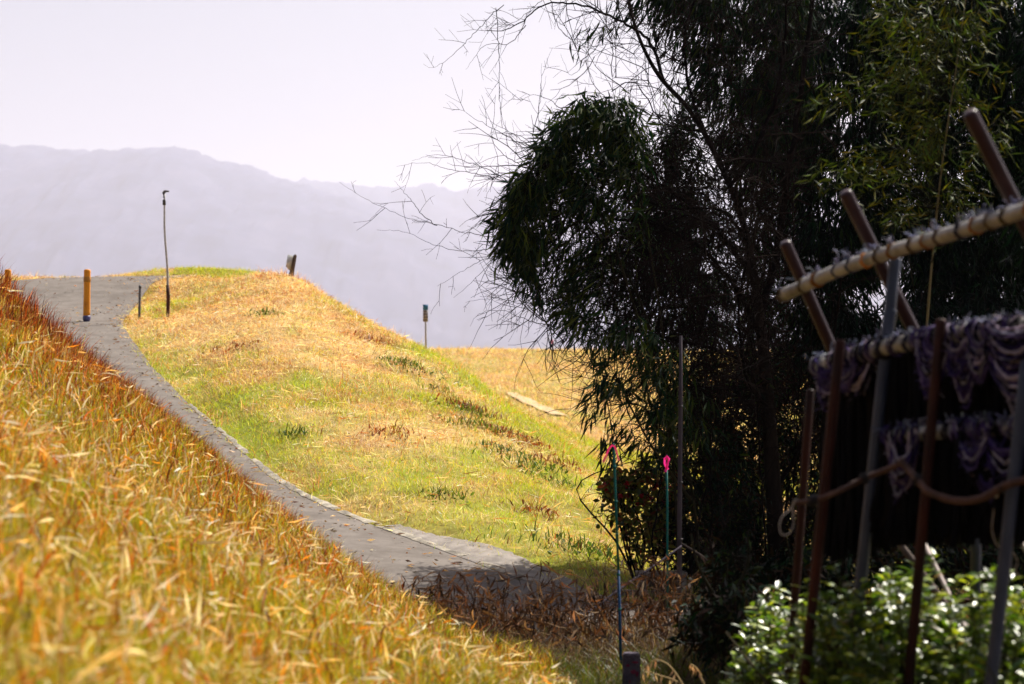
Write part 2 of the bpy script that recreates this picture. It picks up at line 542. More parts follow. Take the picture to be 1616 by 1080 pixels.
xs = np.concatenate([-grow(12, 17500, 0.5, 1.25)[::-1], np.arange(-11.9, 9.95, 0.13), grow(10, 17500, 0.4, 1.22)])
ys = np.concatenate([-grow(-2, 250, 1.0, 1.5)[::-1], np.arange(2.4, 55, 0.17), np.arange(55, 118, 0.5), grow(118, 17500, 1.0, 1.22)])
X, Y = np.meshgrid(xs, ys)
Z = height(X, Y)
nx, ny = len(xs), len(ys)
i, j = np.meshgrid(np.arange(ny - 1), np.arange(nx - 1), indexing="ij")
a = (i * nx + j).ravel()
F = np.stack([a, a + 1, a + nx + 1, a + nx], 1)

SILXY = resample(np.array([[*P(*q)] for q in SIL]), 0.3)[:, :2]


def zones(x, y):
    """green-ness and straw-ness of the turf (its own growth pattern)"""
    d, _, side = road_info(x, y)
    ds = np.sqrt(((x[:, None] - SILXY[None, :, 0]) ** 2 + (y[:, None] - SILXY[None, :, 1]) ** 2)).min(1)
    # streaks run down the slope
    s = fbm(x * 0.55 + y * 0.1, (y * 0.35 - x * 0.25), 4)
    s2 = fbm(x * 2.2 + 40, y * 1.4 + 9, 3)
    g = 0.33 + 1.5 * (s - 0.5) + 1.2 * (s2 - 0.5)
    g = g + 0.36 * np.exp(-(np.maximum(d, 0) / 1.4) ** 2) * (y < 37)
    g = g + 0.62 * np.exp(-(ds / 1.1) ** 2) * (y < 41.5) * (x > -3.4)
    g = g - 0.40 * np.exp(-(((x + 3.2) / 1.9) ** 2 + ((y - 40) / 4.5) ** 2))
    g = g + 0.42 * np.clip((x + 1.6) / 2.5, 0, 1) * (y < 35) + 0.8 * ((y > 47.5) & (x > -7.6) & (y < 60))
    rust = fbm(x * 0.9 + 7, y * 0.6 + 70, 3)
    return np.clip(g, 0, 1), np.clip((rust - 0.42 + 0.14 * np.clip((y - 36) / 4, 0, 1)) * 4, 0, 1), d, side


xf, yf = X.ravel(), Y.ravel()
near = (yf > 0) & (yf < 118) & (np.abs(xf) < 40)
gcol = np.tile(np.array([0.16, 0.12, 0.05]), (len(xf), 1))
g_, r_, d_, s_ = zones(xf[near], yf[near])
gcol[near] = (np.array([0.36, 0.24, 0.10]) * (1 - g_[:, None]) + np.array([0.17, 0.19, 0.02]) * g_[:, None]) * (1 - 0.35 * r_[:, None] * np.array([0.2, 0.7, 1.0]))
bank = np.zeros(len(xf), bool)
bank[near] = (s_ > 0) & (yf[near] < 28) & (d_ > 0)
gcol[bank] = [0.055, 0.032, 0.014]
mb = MB()
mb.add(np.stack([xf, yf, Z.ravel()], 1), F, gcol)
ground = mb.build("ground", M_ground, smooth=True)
tag(ground, kind="structure")

# road, kerb line and apron ---------------------------------------------------
mb = MB()
K = 9
rows = []
for k in range(K):
    f = k / (K - 1)
    wob = 0.05 * (fbm(RE[:, 0] * 1.7 + 3 * k, RE[:, 1] * 1.7, 2) - 0.5) * (1 if k in (0, K - 1) else 0)
    p = RE[:, :2] + RN * (RW * f + wob)[:, None]
    z = RE[:, 2] + 0.012 * math.sin(math.pi * f) + 0.004
    rows.append(np.column_stack([p, z]))
V = np.stack(rows, 1).reshape(-1, 3)
n = len(RE)
i, j = np.meshgrid(np.arange(n - 1), np.arange(K - 1), indexing="ij")
a = (i * K + j).ravel()
mb.add(V, np.stack([a, a + K, a + K + 1, a + 1], 1))
tag(mb.build("road", M_asphalt, smooth=True), kind="structure")

mb = MB()
sel = np.nonzero((RE[:, 1] < 30.5) & (RE[:, 1] > 18.6) & (RE[:, 0] < 2.0))[0]
fine = resample(RE[sel], 0.05)
tn = nrm(np.gradient(fine[:, :2], axis=0))
fn = np.stack([-tn[:, 1], tn[:, 0]], 1)
wd = np.interp(fine[:, 1], [18, 21, 24, 27, 31], [0.06, 0.065, 0.045, 0.02, 0.0])
e1 = 0.05 * (fbm(fine[:, 0] * 6, fine[:, 1] * 6, 3) - 0.5) + 0.03
e2 = 0.08 * (fbm(fine[:, 0] * 5 + 9, fine[:, 1] * 5, 4) - 0.5) + 0.02
zt = fine[:, 2] + 0.012 + 0.01 * fbm(fine[:, 0] * 3, fine[:, 1] * 3, 2)
prof = [np.column_stack([fine[:, :2] + fn * e1[:, None], fine[:, 2] + 0.009]), np.column_stack([fine[:, :2] - fn * (wd * 0.4)[:, None], zt + 0.004]), np.column_stack([fine[:, :2] - fn * (wd + e2)[:, None], zt])]
V = np.stack(prof, 1).reshape(-1, 3)
n = len(fine)
gap = fbm(fine[:, 0] * 3.1 + 5, fine[:, 1] * 3.1, 3)
i, j = np.meshgrid(np.nonzero((gap[:-1] < 0.70))[0], np.arange(2), indexing="ij")
a = (i * 3 + j).ravel()
mb.add(V, np.stack([a, a + 1, a + 4, a + 3], 1))
tag(mb.build("kerb", M_kerb), kind="structure")

mb = MB()
sel = np.nonzero((RE[:, 1] < 23.0) & (RE[:, 1] > 19.8) & (RE[:, 0] < 0.6))[0]
fine = resample(RE[sel], 0.08)
tn = nrm(np.gradient(fine[:, :2], axis=0))
fn = np.stack([-tn[:, 1], tn[:, 0]], 1)
s = np.linspace(0, 1, len(fine))
wd = 0.20 + 0.07 * (fbm(fine[:, 0] * 9, fine[:, 1] * 9, 3) - 0.5) + 0.22 * np.sin(math.pi * np.clip(s * 1.15, 0, 1)) ** 1.2 + 0.06 * fbm(fine[:, 0] * 4, fine[:, 1] * 4, 2)
inner = np.column_stack([fine[:, :2] + fn * 0.03, fine[:, 2] + 0.009])
outer = np.column_stack([fine[:, :2] - fn * wd[:, None], height(fine[:, 0] - fn[:, 0] * wd, fine[:, 1] - fn[:, 1] * wd) + 0.015])
low = outer - [0, 0, 0.3]
V = np.stack([inner, outer, low], 1).reshape(-1, 3)
n = len(fine)
i, j = np.meshgrid(np.arange(n - 1), np.arange(2), indexing="ij")
a = (i * 3 + j).ravel()
mb.add(V, np.stack([a, a + 1, a + 4, a + 3], 1))
tag(mb.build("pavement_apron", M_apron), kind="structure")

# litter blown onto the road: dead leaves, straw and grit
k = rng.integers(0, len(RE), 5200)
k = k[(RE[k, 1] < 50)]
f = rng.random(len(k)) ** 2 * 0.5
f = np.where(rng.random(len(k)) < 0.45, 1 - f, f)
q = RE[k, :2] + RN[k] * (RW[k] * f)[:, None] + rng.normal(0, 0.1, (len(k), 2))
dd_, rz_, _s = road_info(q[:, 0], q[:, 1])
q, rz_ = q[dd_ < -0.02], rz_[dd_ < -0.02]
N = len(q)
mb = MB()
mb.leaves(np.column_stack([q, rz_ + rng.uniform(0.018, 0.03, N)]), np.column_stack([rng.normal(size=(N, 2)), rng.normal(0, 0.12, N)]), rng.uniform(0.02, 0.10, N), rng.uniform(0.006, 0.022, N), pick([(0.5, 0.34, 0.17), (0.22, 0.11, 0.05), (0.3, 0.26, 0.22), (0.08, 0.05, 0.03)], [1, 0.8, 0.8, 0.6], N, 0.25), 0.4, 0.3)
tag(mb.build("leaf_litter", M_drygrass), "dead leaves, straw and grit blown along the road's edges", "litter", kind="stuff")

# bare worn footpath on the far levee
mb = MB()
pp = np.array([hit(*q, 50, 125) for q in ((808, 622), (830, 634), (855, 646), (885, 659))])
pp = resample(pp, 0.4)
tn = nrm(np.gradient(pp[:, :2], axis=0))
fn = np.stack([-tn[:, 1], tn[:, 0]], 1)
rows = []
for k in range(5):
    q = pp[:, :2] + fn * ((k - 2) * 0.13 + 0.3 * (fbm(pp[:, 0] * 2 + k * 5, pp[:, 1], 2) - 0.5))[:, None]
    rows.append(np.column_stack([q, height(q[:, 0], q[:, 1]) + 0.05]))
V = np.stack(rows, 1).reshape(-1, 3)
n = len(pp)
i, j = np.meshgrid(np.arange(n - 1), np.arange(4), indexing="ij")
a = (i * 5 + j).ravel()
mb.add(V, np.stack([a, a + 5, a + 6, a + 1], 1), (0.9, 0.72, 0.55))
M_path = solid("dry_earth", [(0.36, 0.25, 0.14), (0.5, 0.36, 0.21)], 2, 0.95, 0.1)
tag(mb.build("path", M_path, smooth=True), kind="structure")

# ------------------------------------------------------------------ hills
def hill(name, d, ridge, depth_f, seed):
    u = np.array([q[0] for q in ridge], float)
    v = np.array([q[1] for q in ridge], float)
    x = np.arange(-1500, 1701, 3.0) * d / 2600
    zr = EYE + (640 - np.interp(CU + x / d * FPX, u, v)) / FPX * d
    t = np.concatenate([np.linspace(0, 1, 44), np.linspace(1.04, 1.8, 14)])
    yy = d - depth_f * (1 - t)
    Xh, Th = np.meshgrid(x, t)
    prof = np.where(Th <= 1, np.sin(np.clip(Th, 0, 1) * math.pi / 2) ** 1.3, 1 - (Th - 1) ** 1.5 * 0.9)
    sp = fbm(Xh / 600 + seed, Th * 1.6 + seed, 4) - 0.5
    Zh = zr[None] * prof + 95 * d / 2600 * sp * np.clip(np.sin(np.clip(Th, 0, 1) * math.pi), 0, 1) * np.clip(1.15 - Th, 0, 1)
    Zh = Zh + (vnoise(Xh / 30 + seed, Th * 40) - 0.5) * 26 + (vnoise(Xh / 13 + seed, Th * 60 + 4) - 0.5) * 12 + (vnoise(Xh / 80 + seed, Th * 20 + 8) - 0.5) * 22
    Zh = np.where(Th == 0, -1.0, Zh)
    Yh = np.broadcast_to(yy[:, None], Xh.shape)
    nx, ny = len(x), len(t)
    i, j = np.meshgrid(np.arange(ny - 1), np.arange(nx - 1), indexing="ij")
    a = (i * nx + j).ravel()
    mb = MB()
    mb.add(np.stack([Xh, Yh, Zh], -1).reshape(-1, 3), np.stack([a, a + 1, a + nx + 1, a + nx], 1))
    tag(mb.build(name, M_hill), kind="structure")


hill("hills", 9400, [(-1400, 300), (-300, 252), (0, 243), (35, 236), (80, 240), (120, 246), (165, 250), (220, 246), (290, 243), (320, 250), (360, 262), (400, 270), (440, 285), (480, 296), (540, 314), (600, 332), (660, 352), (720, 372), (800, 395), (900, 415), (1200, 450), (3300, 480)], 3400, 3.0)
hill("hills", 11200, [(-1400, 330), (200, 320), (400, 298), (440, 292), (500, 290), (560, 298), (600, 300), (650, 302), (690, 297), (720, 307), (780, 306), (850, 300), (1000, 310), (1616, 290), (3300, 300)], 3200, 9.0)
hill("hills", 10400, [(-1400, 560), (420, 520), (560, 430), (620, 385), (690, 352), (740, 340), (790, 330), (900, 322), (1100, 340), (1616, 320), (3300, 380)], 2600, 21.0)

# ------------------------------------------------------------------ grass
def sample_view(N, d0, d1, u0, u1, power=0.0):
    """random ground points in the camera's field; density ~ d**(power-1)"""
    t = rng.random(N)
    q = power + 1.0
    d = (d0 ** q + t * (d1 ** q - d0 ** q)) ** (1 / q) if q else d0 * (d1 / d0) ** t
    u = u0 + (u1 - u0) * rng.random(N)
    return (u - CU) / FPX * d, d


RUST_D, RUST, GOLD, STRAW, PALE, OLIVE, GREEN = (0.10, 0.02, 0.006), (0.45, 0.10, 0.010), (0.74, 0.29, 0.025), (0.84, 0.55, 0.20), (0.93, 0.77, 0.50), (0.45, 0.36, 0.015), (0.29, 0.34, 0.015)


def fg_points(N, d0=5.0, d1=27.0):
    x, y = sample_view(N, d0, d1, -260, 1000, 0.35)
    d, rz, side = road_info(x, y)
    keep = (d > 0.05) & (side > 0) & (x < 0.25 + 0.05 * (y < 13.5)) & (x > -8)
    keep &= ~((x > -0.45) & (y > 14.6))
    return x[keep], y[keep], d[keep]


# short turf under the dry leaves
x, y, d = fg_points(260000)
N = len(x)
n1 = fbm(x * 1.3, y * 0.8, 3)
edge = np.exp(-((d / 2.6) ** 2))
gr = np.clip(0.55 + 1.6 * (n1 - 0.5) - 0.5 * edge + 0.5 * np.clip((x + 1.3) / 1.2, 0, 1), 0, 1)
w = np.stack([0.25 + 1.1 * edge, 0.4 + 0.6 * edge, 0.35 + 0 * gr, 0.22 + 0 * gr, 0.05 + 0 * gr, 2.0 * gr, 1.9 * gr], 1)
col = pick([RUST_D, RUST, GOLD, STRAW, PALE, OLIVE, GREEN], w, N, 0.25)
mb = MB()
h = rng.uniform(0.06, 0.17, N) * (1 + 0.35 * edge)
mb.blades(np.column_stack([x, y, height(x, y)]), h, rng.uniform(0.003, 0.007, N), rng.uniform(0.05, 0.8, N), rng.uniform(0, 6.28, N), rng.uniform(0, 6.28, N), col, 2)
tag(mb.build("turf_grass", M_grass), "short green and gold turf under the dry leaves of the near bank", "grass", kind="stuff")

# dry curled leaves and stems lying over it
x, y, d = fg_points(100000)
N = len(x)
n1 = fbm(x * 1.1 + 30, y * 0.9, 3)
edge = np.clip(np.exp(-((d / 2.8) ** 2)) + 0.35 * np.clip((y - 11) / 6, 0, 1), 0, 1.2)
dens = np.clip(0.30 + 2.2 * (n1 - 0.5) + 0.6 * edge, 0.06, 1) * np.interp(y, [5, 9, 14], [0.25, 0.4, 0.9])
keep = rng.random(N) < dens
x, y, d, edge = x[keep], y[keep], d[keep], edge[keep]
N = len(x)
w = np.stack([0.8 + 1.6 * edge, 1.1 + 1.2 * edge, 0.7 + 0 * edge, 0.6 + 0 * edge, 1.2 + 0 * edge], 1)
col = pick([RUST_D, RUST, GOLD, STRAW, PALE], w, N, 0.2)
mb = MB()
h = rng.uniform(0.05, 0.16, N)
mb.blades(np.column_stack([x, y, height(x, y) + rng.uniform(0, 0.05, N)]), h, 0.003 + 0.008 * rng.random(N) ** 2, rng.uniform(0.1, 1.4, N), rng.uniform(0, 6.28, N), rng.uniform(0, 6.28, N), col, 4, droop=0.55)
x, y, d = fg_points(5000, 5.0, 16)
N = len(x)
mb.blades(np.column_stack([x, y, height(x, y) + rng.uniform(0.0, 0.06, N)]), rng.uniform(0.07, 0.20, N), rng.uniform(0.008, 0.016, N), rng.uniform(0.2, 1.4, N), rng.uniform(0, 6.28, N), rng.uniform(0, 6.28, N), pick([RUST_D, RUST, GOLD, STRAW, PALE], [0.8, 1.0, 0.5, 0.7, 1.4], N, 0.2), 4, droop=0.5)
# loose flat straw
k = 5000
x, y, d = fg_points(k)
N = len(x)
dirs = nrm(np.column_stack([rng.normal(size=(N, 2)), rng.normal(0, 0.25, N)]))
mb.leaves(np.column_stack([x, y, height(x, y) + rng.uniform(0.05, 0.16, N)]), dirs, rng.uniform(0.05, 0.18, N), rng.uniform(0.006, 0.016, N), pick([STRAW, PALE, GOLD], [1, 1.3, 0.4], N, 0.15), 0.4, 0.3, 0.4)
tag(mb.build("dry_grass", M_drygrass), "dry straw coloured leaves curled over the near grass bank", "dry grass", kind="stuff")

# stiff rust-red stalks along the bank's top beside the road
x, y = sample_view(150000, 13.5, 28, -200, 860, 0.6)
d, rz, side = road_info(x, y)
z = height(x, y)
vis = EYE + (640 - np.interp(CU + x / y * FPX, [q[0] for q in CREST], [q[1] for q in CREST])) / FPX * y
keep = (side > 0) & (d > 0.03) & (d < 3.2) & (z > vis - 0.7) & (rng.random(len(x)) < 0.62 * (0.3 + 1.2 * fbm(x * 2, y * 2, 2)))
x, y, z = x[keep], y[keep], z[keep]
N = len(x)
mb = MB()
up = np.clip((y - 13) / 8, 0.3, 1)
h = (0.07 + 0.30 * rng.random(N) ** 2.0) * up
ldir = rng.normal(0.3, 0.9, N)
mb.blades(np.column_stack([x, y, z]), h, rng.uniform(0.005, 0.014, N), np.abs(rng.normal(0.35, 0.3, N)), ldir, rng.uniform(0, 6.28, N), pick([RUST_D, (0.26, 0.05, 0.008), RUST, STRAW], [1.3, 1.2, 0.5, 0.25], N, 0.3), 3, tip=0.05, droop=0.25)
tag(mb.build("tall_grass", M_drygrass), "stiff rust red grass stalks along the bank top beside the road", "tall grass", kind="stuff")

# mound and verge
def mound_points(N, d0, d1, u0=-60, u1=1700, power=0.6):
    x, y = sample_view(N, d0, d1, u0, u1, power)
    d, rz, side = road_info(x, y)
    keep = (d > np.where(rng.random(len(x)) < 0.5, -0.09, 0.05)) & ~((side > 0) & (y < 30)) & ((y > 21) | (d > 0.1)) & (x > -11)
    keep &= ~((d < 0.5) & (y > 19.9) & (y < 22.6) & (side < 0) & (rng.random(N) < 0.7))
    return x[keep], y[keep]


x, y = mound_points(620000, 18.5, 55)
g, ru, d, side = zones(x, y)
N = len(x)
w = np.stack([0.10 + 0.55 * ru * (1 - g), 0.30 * (1 - g) + 0.6 * ru * (1 - g), 0.5 * (1 - g) + 0.2, 1.25 * (1 - g) + 0.1, 0.8 * (1 - g) + 0.03, 1.0 * g + 0.1, 1.3 * g ** 1.5 + 0.03], 1)
col = pick([(0.30, 0.09, 0.035), (0.58, 0.24, 0.09), (0.70, 0.43, 0.14), (0.80, 0.55, 0.31), (0.92, 0.74, 0.56), (0.58, 0.54, 0.035), (0.36, 0.46, 0.02)], w, N, 0.2)
lush = np.clip(g * 1.2, 0, 1)
h = rng.uniform(0.025, 0.085, N) * (0.8 + 0.9 * fbm(x * 3, y * 3, 2)) * (1 + 0.35 * lush)
wid = rng.uniform(0.003, 0.0075, N) * np.clip(y / 26, 0.8, 1.6)
mb = MB()
mb.blades(np.column_stack([x, y, height(x, y) - 0.01]), h, wid, rng.uniform(0.2, 1.7, N), rng.uniform(0, 6.28, N), rng.uniform(0, 6.28, N), col, 2, droop=0.4)
# thatch: straw lying on the turf
x, y = mound_points(45000, 19, 52)
g, ru, d, side = zones(x, y)
k = rng.random(len(x)) < (1.05 - g)
x, y = x[k], y[k]
N = len(x)
dirs = nrm(np.column_stack([rng.normal(size=(N, 2)), rng.normal(0, 0.3, N)]))
mb.leaves(np.column_stack([x, y, height(x, y) + rng.uniform(0.02, 0.07, N)]), dirs, rng.uniform(0.08, 0.22, N), rng.uniform(0.006, 0.014, N), pick([(0.8, 0.58, 0.3), (0.9, 0.75, 0.5), (0.55, 0.24, 0.08)], [1, 1, 0.7], N, 0.2))
tag(mb.build("mound_grass", M_grass), "short green and straw turf covering the levee mound beside the road", "grass", kind="stuff")

# taller dry plumes on the summit and scattered rust tufts
mb = MB()
x, y = mound_points(90000, 24, 50)
keep = (np.exp(-(((x + 4.0) / 0.9) ** 2 + ((y - 43.2) / 1.6) ** 2)) > rng.random(len(x)) * 1.6) | ((fbm(x * 1.4 + 80, y * 0.9 + 3, 3) > 0.66) & (rng.random(len(x)) < 0.30))
x, y = x[keep], y[keep]
N = len(x)
mb.blades(np.column_stack([x, y, height(x, y)]), rng.uniform(0.08, 0.24, N), rng.uniform(0.006, 0.012, N), rng.uniform(0.1, 1.0, N), rng.uniform(0, 6.28, N), rng.uniform(0, 6.28, N), pick([(0.66, 0.3, 0.11), (0.8, 0.5, 0.24), (0.88, 0.7, 0.46), (0.4, 0.13, 0.04)], [1, 1, 0.6, 0.45], N, 0.2), 2)
tag(mb.build("dry_tuft_grass", M_drygrass), "taller orange dry grass tufts over the summit of the mound", "dry grass", kind="stuff")

# far levee
x, y = mound_points(110000, 52, 118, 520, 1720, 0.6)
keep = (np.abs((x - np.interp(y, pp[::-1, 1], pp[::-1, 0]))) > 0.3) | (rng.random(len(x)) < 0.7) | (y < pp[:, 1].min()) | (y > pp[:, 1].max())
x, y = x[keep], y[keep]
g = np.clip(0.25 + 1.3 * (fbm(x * 0.35, y * 0.18, 4) - 0.5), 0, 1)
N = len(x)
col = pick([(0.66, 0.36, 0.15), (0.8, 0.55, 0.25), (0.88, 0.68, 0.42), (0.5, 0.46, 0.1), (0.32, 0.38, 0.06)], np.stack([0.5 + 0 * g, 1 + 0 * g, 0.6 + 0 * g, 1.2 * g, g], 1), N, 0.18)
mb = MB()
top = np.exp(-((y - 106) / 3.0) ** 2)
mb.blades(np.column_stack([x, y, height(x, y)]), rng.uniform(0.05, 0.18, N) * (1 + 1.2 * top * (fbm(x * 0.8, y, 2) > 0.5)), rng.uniform(0.016, 0.035, N), rng.uniform(0.2, 1.4, N), rng.uniform(0, 6.28, N), rng.uniform(0, 6.28, N), col, 2)
tag(mb.build("levee_grass", M_grass), "straw coloured grass on the distant levee slope beyond the mound", "grass", kind="stuff")

# shaded verge between the bank, the road and the thicket
x, y = sample_view(60000, 9.5, 19.5, 560, 1720, 0.8)
d, rz, side = road_info(x, y)
z = height(x, y)
keep = (d > 0.05) & ((x > -0.5) | (y > 15.5))
x, y, d, z = x[keep], y[keep], d[keep], z[keep]
N = len(x)
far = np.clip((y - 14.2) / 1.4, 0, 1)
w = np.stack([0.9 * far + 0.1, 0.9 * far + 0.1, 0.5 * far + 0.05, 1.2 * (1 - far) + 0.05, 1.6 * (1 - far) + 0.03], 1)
col = pick([(0.06, 0.03, 0.014), (0.12, 0.07, 0.036), (0.22, 0.15, 0.08), (0.10, 0.095, 0.008), (0.06, 0.085, 0.008)], w, N, 0.25)  # straw and green darkened, so part of the thicket's shade is painted in
mb = MB()
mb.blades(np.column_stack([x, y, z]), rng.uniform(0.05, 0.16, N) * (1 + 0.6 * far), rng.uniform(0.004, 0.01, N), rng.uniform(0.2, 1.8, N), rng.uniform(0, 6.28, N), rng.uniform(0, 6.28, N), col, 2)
tag(mb.build("verge_grass", M_grass), "flattened straw and green grass in the shade below the thicket", "grass", kind="stuff")

# ------------------------------------------------------------------ weeds on the mound
def weed(u, v, kind, size):
    p = hit(u, v, 20, 60)
    lab = {"dock": "broad leaved dark green weed clump on the mound", "rust": "rust red dying weed clump on the mound"}[kind]
    t = thing("weed_clump", p, lab, "weed", "%s weed clumps scattered over the mound" % ("green" if kind == "dock" else "rust"))
    N = int(190 * size)
    r = rng.normal(0, 0.2 * size, (N, 2)) * [1.2, 1.0]
    q = np.column_stack([p[0] + r[:, 0] * 1.3, p[1] + r[:, 1]])
    q = np.column_stack([q, height(q[:, 0], q[:, 1]) + rng.uniform(0.0, 0.08, N)])
    mb = MB()
    c = pick([(0.06, 0.11, 0.015), (0.12, 0.17, 0.02), (0.2, 0.06, 0.02)], [1, 0.8, 0.25], N) if kind == "dock" else pick([(0.28, 0.07, 0.02), (0.12, 0.03, 0.015), (0.2, 0.16, 0.03)], [1, 0.6, 0.3], N)
    m = N // 4
    mb.blades(q[m:], rng.uniform(0.05, 0.15, N - m), rng.uniform(0.008, 0.018, N - m), rng.uniform(0.2, 1.3, N - m), rng.uniform(0, 6.28, N - m), rng.uniform(0, 6.28, N - m), c[m:], 2)
    mb.leaves(q[:m], rng.normal(size=(m, 3)) + [0, 0, 0.5], rng.uniform(0.03, 0.08, m), rng.uniform(0.015, 0.035, m), c[:m], shape=6)
    mb.build("foliage", M_grass, t)


for u, v, k, s in ((655, 590, "dock", 1.2), (640, 578, "dock", 0.8), (590, 543, "rust", 0.8), (720, 645, "rust", 0.8), (760, 680, "dock", 1.1), (742, 655, "dock", 0.8), (690, 622, "dock", 0.6), (755, 655, "rust", 0.7), (800, 690, "rust", 0.9), (830, 705, "rust", 0.8),
                   (835, 742, "dock", 1.1), (800, 720, "dock", 1.0), (870, 735, "rust", 0.7), (365, 556, "rust", 0.8), (470, 690, "dock", 0.5), (905, 868, "dock", 1.3), (930, 880, "dock", 0.9), (700, 790, "dock", 0.6), (610, 690, "rust", 0.7), (850, 815, "rust", 0.6), (420, 500, "dock", 0.6), (880, 770, "dock", 0.7)):
    weed(u, v, k, s * 0.75)

# ------------------------------------------------------------------ bollards and posts on the levee
def bollard(u, v_top, d, label, zbase=None, tilt=0.0):
    top = P(u, v_top, d)
    zb = zbase if zbase is not None else float(height(np.array([top[0]]), np.array([top[1]]))[0]) + 0.02
    t = thing("bollard", (top[0], top[1], zb), label, "bollard", "yellow bollards across the levee road")
    H = top[2] - zb
    o = np.array([top[0], top[1], zb])
    mb = MB()
    r = 0.055
    zz = np.linspace(0.09, H - 0.03, 14)
    prof = [(0.0, 0.085)] + [(r * (1 + 0.02 * math.sin(9 * z)), z) for z in zz] + [(r * 0.93, H - 0.012), (r * 0.6, H - 0.002), (0.0, H)]
    mb.lathe(prof, o, (tilt, 0, 1), 20)
    mb.build("post", M_bollard, t, smooth=True)
    mb = MB()
    mb.lathe([(0, 0.0), (0.05, 0.0), (0.064, 0.03), (0.064, 0.07), (0.057, 0.088), (0.0, 0.0885)], o, (tilt, 0, 1), 20)
    mb.build("base_collar", M_bluebase, t, smooth=True)
    mb = MB()
    mb.lathe([(0.0565, H - 0.21), (0.0595, H - 0.205), (0.0595, H - 0.13), (0.0565, H - 0.125)], o, (tilt, 0, 1), 20)
    mb.build("reflector_band", solid("faded_orange_band", [(0.34, 0.12, 0.01), (0.5, 0.22, 0.012)], 18, 0.5), t, smooth=True)


bz = P(137, 507, 39.0)
bollard(137, 425, 39.0, "worn yellow bollard on a blue base standing free in the road", bz[2], 0.01)
bollard(12.5, 425, 39.3, "worn yellow bollard half hidden by rusty grass at the road's edge", bz[2] - 0.02)

# tall thin pole with a hook-like fitting
b = P(265, 492, 39.5)
top, mid = P(259, 306, 39.5), P(264, 452, 39.5)
t = thing("pole", b, "tall thin steel pole with a bent dark fitting, lashed to a rusty stake", "pole")
mb = MB()
ts = np.linspace(0, 1, 16)[:, None]
path = P(264.6, 470, 39.5) * (1 - ts) + top * ts
path[:, 0] += 0.012 * np.sin(ts[:, 0] * 7)
mb.tube(path, np.linspace(0.021, 0.014, 16), 8)
mb.build("shaft", M_steel, t, smooth=True)
mb = MB()
st = np.array([b - [0, 0, 0.3], b, P(265.6, 470, 39.45), P(264.5, 450, 39.45)])
mb.tube(st, [0.026, 0.028, 0.032, 0.028], 8)
mb.build("stake", M_rustpost, t, smooth=True)
mb = MB()
pth = np.array([P(258.8, 312, 39.5), P(258.3, 305, 39.5), P(259.8, 302.5, 39.5), P(263, 302, 39.5), P(267, 302.3, 39.5)])
mb.tube(pth, [0.02, 0.026, 0.024, 0.016, 0.012], 8)
mb.build("hook", M_darkmetal, t, smooth=True)
mb = MB()
mb.tube(np.array([P(259.2, 324, 39.5), P(259, 317, 39.5), P(258.9, 315, 39.5)]), [0.027, 0.027, 0.018], 8)
mb.build("clamp", M_darkmetal, t, smooth=True)

# short grey stake
b = P(220, 491, 40.0)
t = thing("stake", b, "short grey stake at the bend of the road", "stake")
mb = MB()
mb.tube(np.array([b - [0, 0, 0.2], b, P(221, 452, 40.0), P(221, 450, 40.0)]), [0.022, 0.022, 0.021, 0.014], 8)
mb.build("shaft", solid("grey_stake", [(0.07, 0.07, 0.08), (0.16, 0.16, 0.17)], 20), t, smooth=True)
mb = MB()
mb.tube(np.array([P(221, 454.5, 40.0), P(221, 451.5, 40.0)]), [0.025, 0.025], 8)
mb.build("cap", M_darkmetal, t, smooth=True)

# leaning board on the summit
d = 43.2
b = P(460, 432, d)
t = thing("marker_board", b, "small weathered white board on a leaning dark post at the mound's summit", "sign")
mb = MB()
mb.tube(np.array([b - [0.05, 0, 0.25], b, P(465.5, 405, d), P(466.5, 402, d)]), [0.05, 0.048, 0.036, 0.02], 6)
mb.build("post", M_wood, t)
mb = MB()
q = [P(454, 402, d + 0.05), P(462.5, 404, d - 0.05), P(457.5, 428, d - 0.05), P(451, 421, d + 0.05)]
V = np.array(q + [p + [0, 0.03, 0] for p in q])
mb.add(V, [[0, 1, 2, 3], [7, 6, 5, 4], [0, 4, 5, 1], [1, 5, 6, 2], [2, 6, 7, 3], [3, 7, 4, 0]])
mb.build("board", M_white, t)

# levee sign
d = 46.0
b = P(672.3, 560, d)
g0 = float(height(np.array([b[0]]), np.array([b[1]]))[0])
t = thing("levee_sign", (b[0], b[1], min(g0, b[2])), "narrow roadside sign with a blue head behind the mound's skyline", "sign")
mb = MB()
mb.tube(np.array([[b[0], b[1], min(g0, b[2]) - 0.1], P(671.6, 484, d) + [0, 0.03, 0]]), [0.018, 0.018], 8)
mb.build("post", M_steel, t, smooth=True)
cx = P(671.5, 500, d)[0]
for nm, v0, v1, m_, hw in (("blue_panel", 481, 489.5, M_signblue, 0.049), ("grey_panel", 489.8, 508, M_signgrey, 0.047)):
    mb = MB()
    za, zb = P(671, v1, d)[2], P(671, v0, d)[2]
    mb.box((cx - hw, d - 0.02, za), (cx + hw, d + 0.005, zb))
    mb.build(nm, m_, t)
M_print = solid("faded_print", [(0.08, 0.06, 0.07), (0.14, 0.11, 0.12)], 30)
for v in (492, 496.5, 501, 505):
    mb = MB()
    z = P(671, v, d)[2]
    mb.box((cx - 0.03, d - 0.024, z - 0.008), (cx + 0.03, d - 0.0205, z + 0.008))
    mb.build("faded_line", M_print, t)

